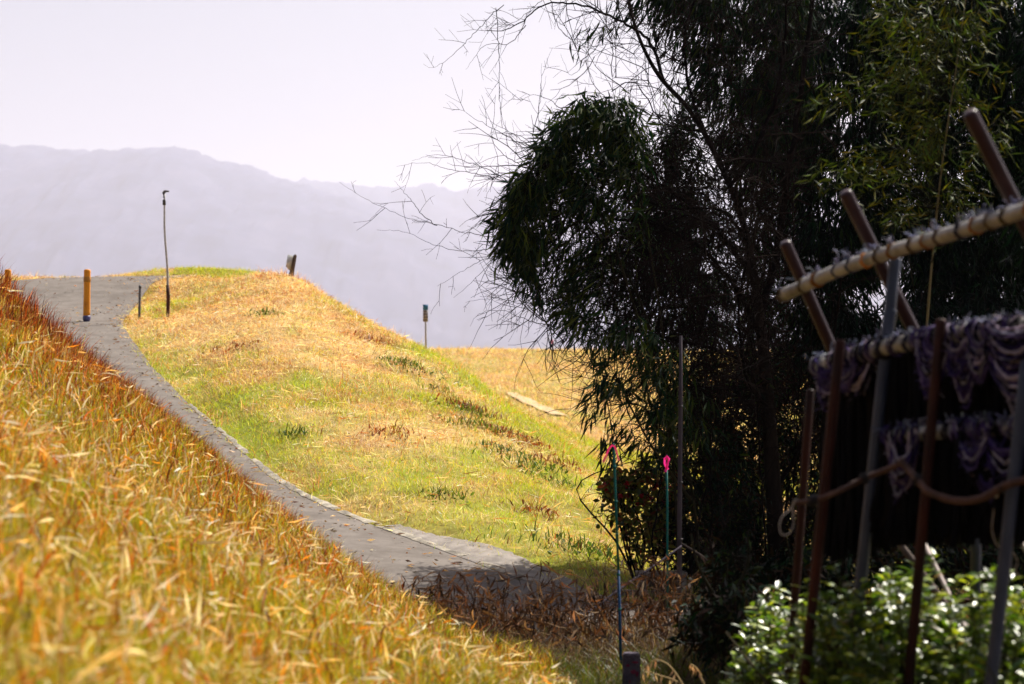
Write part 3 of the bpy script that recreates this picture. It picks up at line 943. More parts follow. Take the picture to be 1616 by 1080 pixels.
# pink flag on far levee
d = 103
b = hit(873, 561, 60, 125)
t = thing("flag_stake", b, "tiny pink flag on a stake at the distant levee's crest", "flag")
mb = MB()
zt = P(873, 536, b[1])
mb.tube(np.array([b - [0, 0, 0.1], [b[0], b[1], zt[2]]]), [0.02, 0.02], 6)
mb.build("stake", M_white, t)
mb = MB()
fl = np.array([[0, 0, 0.0], [-0.12, 0, -0.05], [-0.02, 0, -0.3], [0.0, 0, -0.22]]) + [b[0] + 0.0, b[1] - 0.03, zt[2]]
mb.add(np.concatenate([fl, fl + [0, 0.01, 0]]), [[0, 1, 2, 3], [7, 6, 5, 4], [0, 4, 5, 1], [1, 5, 6, 2], [2, 6, 7, 3], [3, 7, 4, 0]], (0.8, 0.12, 0.2))
mb.build("flag", M_pink, t)

# ------------------------------------------------------------------ marker stakes with pink tape
def ribbon(mb, pts, w, col):
    pts = np.asarray(pts, float)
    side = nrm(np.cross(np.gradient(pts, axis=0), np.array([0.3, 1.0, 0.2])))
    a, b = pts - side * w / 2, pts + side * w / 2
    n = len(pts)
    V = np.stack([a, b], 1).reshape(-1, 3)
    i = np.arange(n - 1) * 2
    mb.add(V, np.stack([i, i + 1, i + 3, i + 2], 1), col)


d = 14.6
b = P(981, 1072, d)
b[2] = float(height(np.array([b[0]]), np.array([b[1]]))[0])
t = thing("marker_stake", b, "tall thin stake, teal above and blue below, with drooping pink tape", "stake")
mb = MB()
mb.tube(np.array([b - [0, 0, 0.1], P(976, 900, d)]), [0.0095, 0.0085], 10)
mb.build("lower_shaft", M_bluepole, t, smooth=True)
mb = MB()
mb.tube(np.array([P(976, 901, d), P(972, 800, d), P(968.5, 702, d), P(968.4, 700, d)]), [0.0082, 0.0078, 0.007, 0.003], 10)
mb.build("upper_shaft", M_teal, t, smooth=True)
for v in (735, 790, 842, 905, 960):
    mb = MB()
    mb.tube(np.array([P(968.5 + (v - 702) * 0.036, v, d), P(968.6 + (v - 702) * 0.036, v + 4, d)]), [0.0108, 0.0108], 10)
    mb.build("node_ring", M_teal, t, smooth=True)
mb = MB()
ribbon(mb, [P(u, v, d - 0.012 - 0.01 * k) for k, (u, v) in enumerate(((953, 728), (957, 718), (961, 708), (966, 703), (970, 705), (973, 712), (975, 722), (977, 727)))], 0.010, (0.6, 0.02, 0.13))
ribbon(mb, [P(u, v, d - 0.02) for u, v in ((952, 730), (954, 723), (957, 720))], 0.012, (0.6, 0.05, 0.2))
mb.build("pink_tape", M_pink, t)

d = 17.8
b = P(1053, 856, d)
b[2] = float(height(np.array([b[0]]), np.array([b[1]]))[0])
t = thing("marker_stake", b, "short teal stake with a bright pink tape bow, in front of the thicket", "stake")
mb = MB()
mb.tube(np.array([b - [0, 0, 0.1], P(1053, 800, d), P(1052, 738, d)]), [0.009, 0.0085, 0.008], 10)
mb.build("shaft", M_teal, t, smooth=True)
mb = MB()
for q in (((1052, 739), (1049, 732), (1049, 724), (1052, 721), (1055, 725), (1053, 736)), ((1052, 738), (1054, 730), (1056, 724), (1053, 720), (1050, 726)), ((1052, 738), (1050, 745)), ((1052, 738), (1055, 741))):
    ribbon(mb, [P(u, v, d - 0.015 - 0.006 * k) for k, (u, v) in enumerate(q)], 0.016, (0.8, 0.03, 0.25))
mb.build("pink_tape", M_pink, t)

# grey pole in the thicket
d = 18.6
b = P(1072, 905, d)
b[2] = 0.0
t = thing("grey_pole", b, "straight grey pole rising through the thicket's edge behind the pink bow", "pole")
mb = MB()
mb.tube(np.array([b - [0, 0, 0.1], P(1072.5, 800, d), P(1074, 640, d), P(1074.5, 530, d)]), [0.019, 0.018, 0.016, 0.012], 10)
mb.build("shaft", solid("grey_wood_pole", [(0.04, 0.034, 0.04), (0.085, 0.07, 0.082)], 14, 0.9, 0.05, stretch=(1, 1, 0.2)), t, smooth=True)
for v in (640, 760, 850):
    mb = MB()
    mb.tube(np.array([P(1073.4, v, d), P(1073.4, v + 3, d)]), [0.021, 0.021], 10)
    mb.build("joint_ring", M_darkmetal, t)

# marker stone
d = 13.9
b = P(996, 1073, d)
b[2] = float(height(np.array([b[0]]), np.array([b[1]]))[0])
t = thing("marker_stone", b, "squat grey boundary stone with faded pink paint beside the tall stake", "stone")
mb = MB()
w2, hh = 0.052, 0.175 + (P(996, 1030, d)[2] - b[2] - 0.175)
import bmesh
bm = bmesh.new()
bmesh.ops.create_cube(bm, size=1)
for v in bm.verts:
    v.co.x *= 2 * w2 * (1.0 if v.co.z < 0 else 0.94)
    v.co.y *= 2 * w2
    v.co.z = (v.co.z + 0.5) * (hh + 0.1) - 0.1
bmesh.ops.bevel(bm, geom=bm.edges[:], offset=0.009, segments=3, affect="EDGES")
bmesh.ops.subdivide_edges(bm, edges=bm.edges[:], cuts=2, use_grid_fill=True)
V = np.array([v.co[:] for v in bm.verts])
V += 0.004 * (np.random.default_rng(3).random(V.shape) - 0.5)
fs = [[l.vert.index for l in f.loops] for f in bm.faces]
bm.verts.index_update()
me = bpy.data.meshes.new("block")
me.from_pydata([tuple(x) for x in V], [], fs)
me.materials.append(M_stone)
blk = bpy.data.objects.new("block", me)
C.objects.link(blk)
blk.parent = t
bm.free()
for (ox, oz, sx, sz) in ((0.012, 0.55, 0.018, 0.012), (0.03, 0.5, 0.01, 0.014), (-0.02, 0.7, 0.012, 0.008), (0.02, 0.78, 0.02, 0.006), (-0.01, 0.3, 0.008, 0.01)):
    mb = MB()
    a = np.linspace(0, 2 * math.pi, 10, endpoint=False)
    rr = 0.7 + 0.5 * rng.random(10)
    V = np.column_stack([b[0] + ox + sx * np.cos(a) * rr, np.full(10, b[1] - w2 - 0.0045), b[2] + oz * hh + sz * np.sin(a) * rr])
    V = np.concatenate([V, [[b[0] + ox, b[1] - w2 - 0.0045, b[2] + oz * hh]]])
    mb.add(V, [[10, (k + 1) % 10, k] for k in range(10)])
    mb.build("paint_mark", M_redpaint, t)

# drain box at the foot of the mound
d = 22.6
b = hit(1045, 935, 20, 26)
b[2] = float(height(np.array([b[0]]), np.array([b[1]]))[0])
t = thing("drain_box", b, "low concrete drain box with a brown plank face at the mound's foot", "drain")
mb = MB()
mb.box((-0.20, -0.05, -0.2), (-0.13, 0.25, 0.13), origin=b)
mb.box((0.13, -0.05, -0.2), (0.20, 0.25, 0.15), origin=b)
mb.box((-0.21, -0.06, 0.131), (0.21, 0.27, 0.165), origin=b)
mb.build("concrete_frame", M_kerb, t)
mb = MB()
mb.box((-0.128, 0.0, -0.2), (0.128, 0.03, 0.125), origin=b)
mb.build("plank_face", M_wood, t)
mb = MB()
mb.box((-0.33, -0.30, -0.15), (0.27, -0.22, 0.03), origin=b, axes=[[0.9, -0.43, 0], [0.43, 0.9, 0], [0, 0, 1]])
mb.build("front_sill", M_kerb, t)

# ------------------------------------------------------------------ branches and foliage
def spline(pts, n):
    pts = np.asarray(pts, float)
    s = np.concatenate([[0], np.cumsum(np.linalg.norm(np.diff(pts, axis=0), axis=1))])
    t = np.linspace(0, s[-1], n)
    # Catmull-Rom
    m = np.gradient(pts, s, axis=0)
    k = np.clip(np.searchsorted(s, t, side="right") - 1, 0, len(s) - 2)
    h = (s[k + 1] - s[k])[:, None]
    u = ((t - s[k]) / (s[k + 1] - s[k]))[:, None]
    return (2 * u ** 3 - 3 * u ** 2 + 1) * pts[k] + (u ** 3 - 2 * u ** 2 + u) * h * m[k] + (-2 * u ** 3 + 3 * u ** 2) * pts[k + 1] + (u ** 3 - u ** 2) * h * m[k + 1]


TW = ((0.006, 0.0045, 0.0045), (0.020, 0.013, 0.011))


def twig(mb, p, d, L, r, level, droop=0.0, curl=0.5, kids=3, col=None):
    n = max(4, int(L / 0.09))
    n = min(n, 11)
    path = [np.array(p, float)]
    dd = nrm(np.array(d, float))
    turn = rng.normal(0, curl, 3) * 0.25
    for k in range(n):
        dd = nrm(dd + turn * 0.35 + rng.normal(0, 0.10 * curl + 0.03, 3) + np.array([0, 0, -droop * 0.12]))
        path.append(path[-1] + dd * L / n)
    path = np.array(path)
    c = col if col is not None else np.array(TW[0]) + (np.array(TW[1]) - TW[0]) * rng.random()
    mb.tube(path, np.linspace(r, max(r * 0.35, 0.0012), len(path)), 4 if r < 0.008 else 6, c, cap=False)
    if level > 0:
        for _ in range(kids):
            k = rng.integers(max(1, len(path) // 4), len(path) - 1)
            tdir = nrm(path[k + 1] - path[k])
            side = nrm(np.cross(tdir, rng.normal(size=3)))
            side[1] *= 0.7
            nd = nrm(tdir * 0.75 + side * 0.8)
            twig(mb, path[k], nd, L * rng.uniform(0.3, 0.6), r * 0.55, level - 1, droop, curl, kids, c)
    return path


def traced(mb, px, r0, r1, sides=6, twigs=0, tl=(0.15, 0.5), lvl=1, droop=0.0, wob=0.0, kids=3):
    pts = np.array([P(*q) for q in px])
    path = spline(pts, max(8, int(6 * len(px))))
    if wob:
        path[1:-1] += rng.normal(0, wob, path[1:-1].shape)
    rad = np.linspace(r0, r1, len(path))
    mb.tube(path, rad, sides, np.array(TW[0]) * 1.2, cap=False)
    for _ in range(twigs):
        k = rng.integers(1, len(path) - 1)
        tdir = nrm(path[k + 1] - path[k])
        side = nrm(np.cross(tdir, rng.normal(size=3)))
        side[1] *= 0.6
        twig(mb, path[k], nrm(tdir * 0.6 + side), rng.uniform(*tl), max(min(rad[k] * 0.5, 0.006), 0.0022), lvl, droop, 0.5, kids)
    return path


# bare deciduous tree ---------------------------------------------------------
D = 21.0
base = P(1232, 968, D)
base[2] = 0.0
tree = thing("bare_tree", base, "leafless twiggy tree with a dark forked trunk, its bare twigs reaching over the bank", "tree")
mb = MB()
trunk_px = [(1236, 990, D), (1228, 900, D), (1222, 800, D), (1212, 640, D), (1196, 480, D), (1175, 360, D), (1132, 250, D), (1085, 170, D), (1040, 120, D), (1005, 50, D), (985, -40, D)]
pts = np.array([P(*q) for q in trunk_px])
pts[0] = base - [0, 0, 0.15]
path = spline(pts, 60)
mb.tube(path, np.interp(np.linspace(0, 1, 60), [0, 0.1, 0.4, 0.6, 0.8, 1], [0.10, 0.08, 0.05, 0.028, 0.020, 0.010]), 10)
TP = path
mb.build("trunk", M_bark, tree, smooth=True)
limbs = [
    ([(1200, 500, D), (1222, 420, D + .2), (1240, 300, D + .3), (1262, 150, D + .4), (1290, -40, D + .5)], 0.035, 0.018, 30, (0.3, 0.9)),
    ([(1205, 540, D), (1150, 440, D - .2), (1090, 380, D - .3), (1010, 350, D - .4), (930, 350, D - .5), (850, 372, D - .5)], 0.025, 0.006, 44, (0.2, 0.55)),
    ([(1185, 430, D), (1120, 350, D + .2), (1040, 290, D + .3), (960, 250, D + .3), (880, 240, D + .3)], 0.022, 0.005, 36, (0.2, 0.5)),
    ([(1210, 620, D), (1150, 560, D - .3), (1080, 540, D - .4), (1000, 520, D - .5), (900, 500, D - .5)], 0.02, 0.004, 44, (0.2, 0.5)),
    ([(1150, 300, D), (1200, 220, D - .2), (1230, 120, D - .3), (1245, -20, D - .4)], 0.02, 0.01, 35, (0.25, 0.8)),
    ([(1132, 250, D), (1090, 150, D + .3), (1080, 60, D + .4), (1110, -40, D + .5)], 0.016, 0.009, 30, (0.25, 0.7)),
    ([(1110, 210, D), (1050, 195, D - .2), (990, 130, D - .2), (965, 145, D - .2)], 0.008, 0.004, 14, (0.15, 0.5)),
    ([(1048, 130, D), (1020, 60, D + .2), (960, 25, D + .2), (900, 5, D + .2), (860, 8, D + .2), (822, 35, D + .2), (790, 50, D + .2), (768, 48, D + .2)], 0.016, 0.003, 22, (0.15, 0.5)),
    ([(1180, 380, D), (1130, 330, D - .4), (1060, 330, D - .5), (1000, 310, D - .6)], 0.015, 0.005, 40, (0.25, 0.7)),
    ([(1218, 700, D), (1140, 640, D - .2), (1090, 610, D - .4), (1030, 610, D - .5)], 0.016, 0.005, 34, (0.25, 0.6)),
    ([(1222, 780, D), (1270, 690, D), (1310, 560, D), (1330, 430, D)], 0.022, 0.008, 30, (0.3, 0.7)),
    ([(1215, 650, D), (1180, 600, D - .3), (1165, 500, D - .3), (1180, 380, D - .4), (1150, 280, D - .4)], 0.016, 0.006, 50, (0.25, 0.7)),
]
for px, r0, r1, tw, tl in limbs:
    mb = MB()
    traced(mb, px, r0, r1, 7, tw, tl, 2 if tw > 30 else 1, 0.0, 0.006, 3)
    mb.build("limb", M_twig, tree)
# fine twigs seen against the sky
sky = [
    [(905, -30, 20.6), (854, 0, 20.6), (820, 30, 20.6), (785, 45, 20.6), (765, 42, 20.6)],
    [(795, 8, 20.6), (775, 25, 20.6), (740, 62, 20.6), (700, 98, 20.6), (682, 107, 20.6), (668, 101, 20.6)],
    [(783, 15, 20.6), (786, 60, 20.6), (788, 120, 20.6), (790, 170, 20.6), (800, 205, 20.6), (832, 236, 20.6)],
    [(830, 40, 20.6), (800, 70, 20.6), (770, 70, 20.6), (735, 110, 20.6)],
    [(890, -10, 20.7), (905, 60, 20.7), (920, 100, 20.7), (935, 60, 20.7)],
    [(868, 0, 20.6), (880, 40, 20.6), (895, 58, 20.6), (925, 62, 20.6), (960, 50, 20.6), (1000, 20, 20.6)],
    [(1000, -10, 20.8), (970, 40, 20.8), (965, 75, 20.8), (1000, 85, 20.8), (1035, 70, 20.8), (1045, 40, 20.8)],
    [(960, 10, 20.8), (950, 60, 20.8), (930, 90, 20.8), (900, 118, 20.8), (885, 85, 20.8)],
    [(850, 240, 20.7), (800, 215, 20.7), (745, 185, 20.7), (708, 160, 20.7)],
    [(855, 245, 20.7), (810, 212, 20.7), (780, 195, 20.7), (757, 180, 20.7)],
    [(800, 285, 20.5), (770, 268, 20.5), (735, 255, 20.5), (690, 244, 20.5), (650, 254, 20.5)],
    [(805, 290, 20.5), (760, 276, 20.5), (710, 268, 20.5), (675, 258, 20.5), (626, 263, 20.5)],
    [(880, 372, 20.4), (800, 376, 20.4), (740, 368, 20.4), (690, 355, 20.4), (640, 343, 20.4), (600, 325, 20.4), (560, 305, 20.4), (536, 288, 20.4)],
    [(690, 356, 20.4), (665, 338, 20.4), (650, 318, 20.4), (622, 285, 20.4)],
    [(860, 380, 20.4), (800, 385, 20.4), (760, 395, 20.4), (720, 395, 20.4), (670, 380, 20.4), (640, 367, 20.4), (595, 363, 20.4)],
    [(860, 400, 20.4), (800, 400, 20.4), (765, 425, 20.4), (735, 455, 20.4), (716, 470, 20.4)],
    [(850, 430, 20.4), (800, 412, 20.4), (770, 408, 20.4), (730, 428, 20.4), (690, 452, 20.4)],
    [(880, 480, 20.5), (820, 478, 20.5), (780, 470, 20.5), (735, 478, 20.5)],
    [(900, 520, 20.5), (830, 505, 20.5), (790, 490, 20.5), (750, 500, 20.5), (742, 515, 20.5)],
    [(840, 215, 20.7), (852, 160, 20.7), (855, 100, 20.7)],
    [(870, 200, 20.7), (855, 215, 20.7), (850, 180, 20.7), (862, 120, 20.7)],
    [(900, 185, 20.7), (870, 160, 20.7), (840, 150, 20.7), (815, 165, 20.7)],
    [(960, 160, 20.7), (935, 130, 20.7), (925, 90, 20.7), (940, 40, 20.7)],
    [(820, 260, 20.6), (790, 240, 20.6), (775, 215, 20.6), (790, 190, 20.6)],
    [(870, 440, 20.4), (820, 450, 20.4), (800, 480, 20.4), (790, 520, 20.4)],
]
mb = MB()
for px in sky:
    traced(mb, px, 0.0036, 0.0009, 4, max(2, int(1.2 * len(px))), (0.08, 0.34), 1, 0.0, 0.004, 2)
mb.build("sky_twigs", M_twig, tree)
mb = MB()
for _ in range(240):
    u, v = rng.uniform(900, 1300), rng.uniform(-60, 330)
    if u < 960 and (v > 90 or rng.random() < 0.5): continue
    dr = np.array([-rng.uniform(0.0, 1), rng.normal(0, 0.3), rng.normal(0.1, 0.7)])
    twig(mb, P(u, v, D + rng.uniform(-0.9, 0.9)), dr, rng.uniform(0.3, 0.9), 0.0045, 1, 0.1, 0.9, 4)
mb.build("twigs", M_twig, tree)
mb = MB()
for _ in range(900):
    u, v = rng.uniform(830, 1260), rng.uniform(240, 660)
    if u < 830 + max(0, v - 480): continue
    dr = np.array([-rng.uniform(-0.3, 1), rng.normal(0, 0.3), rng.normal(-0.1, 0.7)])
    twig(mb, P(u, v, D + rng.uniform(-1.2, 0.6)), dr, rng.uniform(0.3, 0.8), 0.005, 1, 0.2, 0.9, 4)
mb.build("inner_twigs", M_twig, tree)


# bamboo and shrubs -----------------------------------------------------------
def ell(c, ru, rv, rd, n):
    q = nrm(rng.normal(size=(n, 3))) * (rng.random((n, 1)) ** 0.42)
    cc = P(*c)
    s = c[2] / FPX
    return cc + q * np.array([ru * s, rd, rv * s])


def sprays(mbs, mbl, starts, ends, nleaf, L, Wd, cols, cw, droop, spread=0.6, stem_r=0.0022, shape=4, lean=(0, 0, 0), tail=0.5, dark=True):
    """thin side branches from a culm out to each end point, leaves hanging from their last part"""
    N = len(ends)
    idx = []
    for e in ends:
        dd = np.linalg.norm(starts - e, axis=1) + rng.random(len(starts)) * 0.5 + np.maximum(starts[:, 2] - e[2] - 0.6, 0) * 0.8
        idx.append(dd.argmin())
    S = starts[np.array(idx)]
    mid = S * 0.45 + ends * 0.55
    mid[:, 2] += 0.22 * np.linalg.norm(ends - S, axis=1) + 0.05
    ts = np.linspace(0, 1, 7)
    allp = []
    for k in range(N):
        t = ts[:, None]
        path = (1 - t) ** 2 * S[k] + 2 * t * (1 - t) * mid[k] + t * t * ends[k]
        if mbs is not None:
            mbs.tube(path, np.linspace(stem_r * 1.3, stem_r * 0.6, 7), 3, np.array([0.010, 0.009, 0.005]) if dark is False else np.array([0.005, 0.004, 0.003]), cap=False)
    tt = 1 - tail * rng.random((N, nleaf))
    tt = tt[..., None]
    pos = (1 - tt) ** 2 * S[:, None] + 2 * tt * (1 - tt) * mid[:, None] + tt * tt * ends[:, None]
    dirs = nrm(2 * (1 - tt) * (mid - S)[:, None] + 2 * tt * (ends - mid)[:, None])
    dirs = dirs * 0.5 + rng.normal(0, spread, dirs.shape) + np.array([0, 0, -droop]) + np.array(lean)
    pos = (pos + rng.normal(0, 0.035, pos.shape)).reshape(-1, 3)
    n = len(pos)
    mbl.leaves(pos, dirs.reshape(-1, 3), rng.uniform(*L, n), rng.uniform(*Wd, n), pick(cols, cw, n, 0.3), 0.3, 0.3, shape=shape)


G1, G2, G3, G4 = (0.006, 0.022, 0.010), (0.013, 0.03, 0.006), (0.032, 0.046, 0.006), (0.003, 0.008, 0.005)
Y1, Y2 = (0.05, 0.062, 0.005), (0.075, 0.068, 0.005)
BR = (0.010, 0.006, 0.004)


def bamboo(label, culms, blobs, cols, cw, L=(0.1, 0.2), Wd=(0.014, 0.026), nleaf=9, droop=1.0, spread=0.5, mat_l=None, r=0.014, name="bamboo", cat="bamboo", lean=(0, 0, 0), shape=4, tail=0.5, group=None):
    b = P(*culms[0][0])
    b[2] = 0.0
    t = thing(name, b, label, cat, group)
    cp = []
    for px in culms:
        pts = np.array([P(*q) for q in px])
        pts[0][2] = min(pts[0][2], 0.0) - 0.05 if px is culms[0] else pts[0][2]
        path = spline(pts, 40)
        cp.append(path)
        mb = MB()
        rr = np.linspace(r, r * 0.3, 40)
        rr[::5] *= 1.25
        mb.tube(path, rr, 8)
        mb.build("culm" if name == "bamboo" else "stem", M_culm if mat_l is M_bamboo_y else M_darkculm, t, smooth=True)
    cp = np.concatenate(cp)
    ms, ml = MB(), MB()
    for (u, v, d, ru, rv, rd, n) in blobs:
        e = ell((u, v, d), ru, rv, rd, n)
        e[:, 2] = np.maximum(e[:, 2], 0.08)
        sprays(ms, ml, cp, e, nleaf, L, Wd, cols, cw, droop, spread, lean=lean, shape=shape, tail=tail, dark=mat_l is not M_bamboo_y)
    ms.build("side_branches", M_twig, t)
    ml.build("foliage", mat_l or M_bamboo, t)
    return t


# A: drooping mass over the bank
bamboo("bamboo drooping in a rounded leafy mass against the hazy hills",
       [[(1075, 960, 20.3), (1060, 700, 20.3), (1030, 420, 20.2), (985, 240, 20.1), (930, 165, 20.0), (890, 210, 20.0)],
        [(1060, 700, 20.3), (1000, 480, 20.0), (940, 330, 19.9), (870, 260, 19.8), (830, 300, 19.8)],
        [(1060, 640, 20.3), (980, 420, 20.4), (900, 340, 20.4), (830, 330, 20.3), (800, 390, 20.2)]],
       [(955, 195, 20.0, 48, 38, 0.3, 60), (905, 215, 20.0, 50, 42, 0.35, 75), (870, 262, 20.0, 45, 45, 0.35, 75), (835, 310, 19.9, 40, 45, 0.35, 70), (812, 370, 19.9, 26, 45, 0.3, 55), (850, 375, 20.0, 40, 70, 0.4, 60),
        (900, 310, 20.1, 60, 60, 0.5, 85), (960, 270, 20.2, 60, 60, 0.5, 80), (1000, 230, 20.3, 50, 50, 0.4, 55), (830, 420, 20.0, 30, 30, 0.3, 18), (980, 360, 20.3, 80, 70, 0.5, 50), (850, 440, 20.1, 30, 40, 0.3, 26), (885, 490, 20.2, 35, 40, 0.3, 26), (920, 430, 20.3, 60, 50, 0.4, 40), (845, 395, 20.0, 30, 40, 0.3, 18), (790, 345, 19.9, 14, 25, 0.2, 10), (930, 172, 20.0, 30, 22, 0.2, 18), (990, 170, 20.2, 28, 20, 0.25, 14), (795, 395, 20.0, 14, 22, 0.2, 10)],
       [G1, G2, G3, (0.055, 0.075, 0.008)], [1, 1, 0.9, 0.4], L=(0.11, 0.21), Wd=(0.014, 0.026), nleaf=7, droop=0.8, spread=0.55, lean=(-0.3, 0, 0))
# B: low hanging sprays
bamboo("bamboo with low sprays hanging beside the pink taped stakes",
       [[(1110, 950, 20.0), (1090, 760, 19.9), (1050, 600, 19.7), (1000, 520, 19.6), (945, 530, 19.5)],
        [(1090, 760, 19.9), (1050, 700, 19.7), (1010, 640, 19.6), (960, 640, 19.5)],
        [(1090, 790, 19.9), (1020, 690, 19.4), (970, 590, 19.4)]],
       [(950, 540, 19.5, 55, 30, 0.35, 17), (1000, 540, 19.6, 60, 40, 0.4, 20), (950, 610, 19.4, 32, 32, 0.3, 13), (930, 650, 19.4, 18, 22, 0.25, 4), (965, 695, 19.4, 32, 30, 0.3, 9), (1010, 620, 19.6, 50, 50, 0.4, 17),
        (1050, 590, 19.7, 60, 60, 0.5, 30), (1030, 690, 19.6, 45, 55, 0.4, 13), (950, 740, 19.3, 22, 14, 0.2, 3), (1080, 660, 19.8, 60, 70, 0.5, 35), (905, 500, 19.6, 40, 22, 0.3, 8)],
       [G1, G2, G3, (0.055, 0.075, 0.008)], [1, 1, 0.8, 0.3], L=(0.12, 0.21), Wd=(0.014, 0.025), nleaf=7, droop=1.0, spread=0.5, lean=(-0.3, 0, 0))
# C: top centre
bamboo("tall bamboo hanging dark leaves from above beside the bare twigs",
       [[(1190, 960, 22.0), (1185, 600, 22.0), (1170, 300, 22.0), (1140, 60, 21.9), (1100, -80, 21.8)],
        [(1180, 450, 22.0), (1215, 200, 21.8), (1225, 0, 21.7), (1190, -100, 21.6)]],
       [(1055, -5, 21.6, 30, 45, 0.3, 40), (1110, 10, 21.7, 40, 50, 0.4, 60), (1165, 20, 21.8, 50, 60, 0.4, 90), (1230, 30, 21.8, 60, 80, 0.5, 130), (1130, 80, 21.8, 30, 40, 0.3, 22), (1200, 120, 21.9, 60, 70, 0.5, 90), (1260, 150, 22, 60, 90, 0.6, 110), (1180, 210, 22, 60, 60, 0.5, 50), (1110, 150, 21.9, 35, 40, 0.4, 26), (980, 20, 21.6, 30, 20, 0.2, 8), (1040, 40, 21.7, 30, 40, 0.3, 22), (1090, 90, 21.8, 40, 40, 0.3, 26), (920, 60, 21.6, 50, 40, 0.2, 5), (1015, 10, 21.6, 20, 30, 0.2, 12)],
       [G1, G2, G3, G4], [1, 0.9, 0.35, 1], L=(0.11, 0.2), nleaf=10, droop=1.2, spread=0.4, lean=(-0.25, 0, 0))
# H: mid, around the bare tree's trunk
bamboo("dark bamboo tangled through the bare tree's limbs above the grey pole",
       [[(1150, 960, 22.6), (1140, 700, 22.6), (1110, 450, 22.5), (1050, 300, 22.4)],
        [(1140, 720, 22.6), (1200, 450, 22.6), (1230, 250, 22.6)]],
       [(1060, 320, 22.4, 70, 70, 0.6, 47), (1120, 280, 22.4, 70, 70, 0.6, 54), (1060, 440, 22.4, 90, 70, 0.6, 51), (960, 440, 22.2, 70, 50, 0.5, 24), (1150, 400, 22.5, 80, 90, 0.6, 81), (1210, 330, 22.6, 70, 100, 0.6, 95), (1140, 520, 22.5, 90, 70, 0.6, 102), (1230, 480, 22.6, 70, 110, 0.6, 115), (900, 440, 22.2, 60, 40, 0.4, 20), (1040, 240, 22.4, 60, 55, 0.5, 47), (1080, 360, 22.3, 80, 60, 0.5, 88), (1000, 470, 22.2, 80, 50, 0.5, 47), (1100, 460, 22.4, 80, 60, 0.5, 81), (1100, 210, 22.4, 60, 40, 0.5, 34), (1160, 250, 22.5, 60, 60, 0.5, 61), (1090, 170, 22.4, 50, 60, 0.5, 40), (1150, 130, 22.4, 60, 80, 0.5, 61), (1210, 200, 22.5, 60, 90, 0.5, 74), (860, 470, 22.0, 45, 35, 0.4, 20), (940, 500, 22.1, 60, 40, 0.4, 40), (1020, 540, 22.2, 70, 40, 0.4, 54), (1000, 330, 22.2, 60, 60, 0.5, 47), (1030, 400, 22.2, 60, 60, 0.5, 61)],
       [G1, G4, BR, G2, G3], [1, 0.7, 0.6, 0.8, 0.5], L=(0.08, 0.17), nleaf=9, droop=1.0, spread=0.5)
# F
bamboo("black green bamboo speckled with sky behind the shortest diagonal pole",
       [[(1300, 950, 22.5), (1300, 600, 22.5), (1290, 300, 22.5), (1270, 60, 22.4), (1250, -80, 22.4)],
        [(1300, 620, 22.5), (1340, 350, 22.4), (1370, 100, 22.3), (1380, -80, 22.2)]],
       [(1290, 60, 22.4, 80, 110, 0.7, 210), (1340, 200, 22.4, 90, 110, 0.7, 240), (1270, 330, 22.5, 80, 110, 0.7, 200), (1310, 450, 22.5, 90, 100, 0.7, 230), (1380, 60, 22.3, 80, 110, 0.7, 230), (1260, 200, 22.5, 60, 90, 0.6, 120), (1390, 350, 22.5, 90, 110, 0.7, 240), (1280, 560, 22.5, 90, 80, 0.6, 190)],
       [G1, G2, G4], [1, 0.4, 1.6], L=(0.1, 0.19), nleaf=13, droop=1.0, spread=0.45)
# E
bamboo("dense dark bamboo filling the air around the longest diagonal pole",
       [[(1560, 950, 22.5), (1560, 600, 22.5), (1570, 300, 22.4), (1560, 40, 22.3), (1540, -80, 22.2)],
        [(1560, 620, 22.5), (1480, 350, 22.6), (1460, 100, 22.6), (1440, -80, 22.6)],
        [(1560, 640, 22.5), (1630, 350, 22.5), (1650, 100, 22.4), (1640, -80, 22.4)]],
       [(1480, 40, 22.6, 90, 120, 0.8, 300), (1580, 40, 22.4, 90, 120, 0.8, 330), (1500, 220, 22.5, 100, 120, 0.8, 330), (1600, 220, 22.5, 90, 130, 0.8, 340), (1480, 400, 22.6, 100, 120, 0.8, 320), (1590, 400, 22.6, 100, 120, 0.8, 340), (1440, 160, 22.6, 80, 120, 0.8, 220), (1680, 200, 22.5, 90, 250, 0.8, 380)],
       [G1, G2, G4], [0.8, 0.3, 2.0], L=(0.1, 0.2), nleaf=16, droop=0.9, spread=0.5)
# G
bamboo("shaded bamboo standing behind the net bundles",
       [[(1450, 960, 21.8), (1450, 700, 21.8), (1445, 480, 21.8), (1430, 380, 21.8)],
        [(1450, 800, 21.8), (1540, 600, 21.9), (1560, 430, 21.9)],
        [(1450, 800, 21.8), (1370, 640, 21.7), (1340, 520, 21.7)]],
       [(1350, 600, 21.7, 90, 110, 0.7, 260), (1450, 560, 21.8, 100, 110, 0.7, 280), (1550, 560, 21.8, 100, 120, 0.7, 300), (1400, 730, 21.7, 100, 90, 0.7, 200), (1520, 730, 21.8, 100, 100, 0.7, 260), (1640, 640, 21.8, 80, 180, 0.7, 300), (1600, 850, 21.8, 90, 90, 0.7, 150), (1480, 870, 21.8, 90, 70, 0.7, 90)],
       [G1, G4, BR], [0.8, 1.6, 0.3], L=(0.1, 0.2), nleaf=15, droop=0.9, spread=0.5)
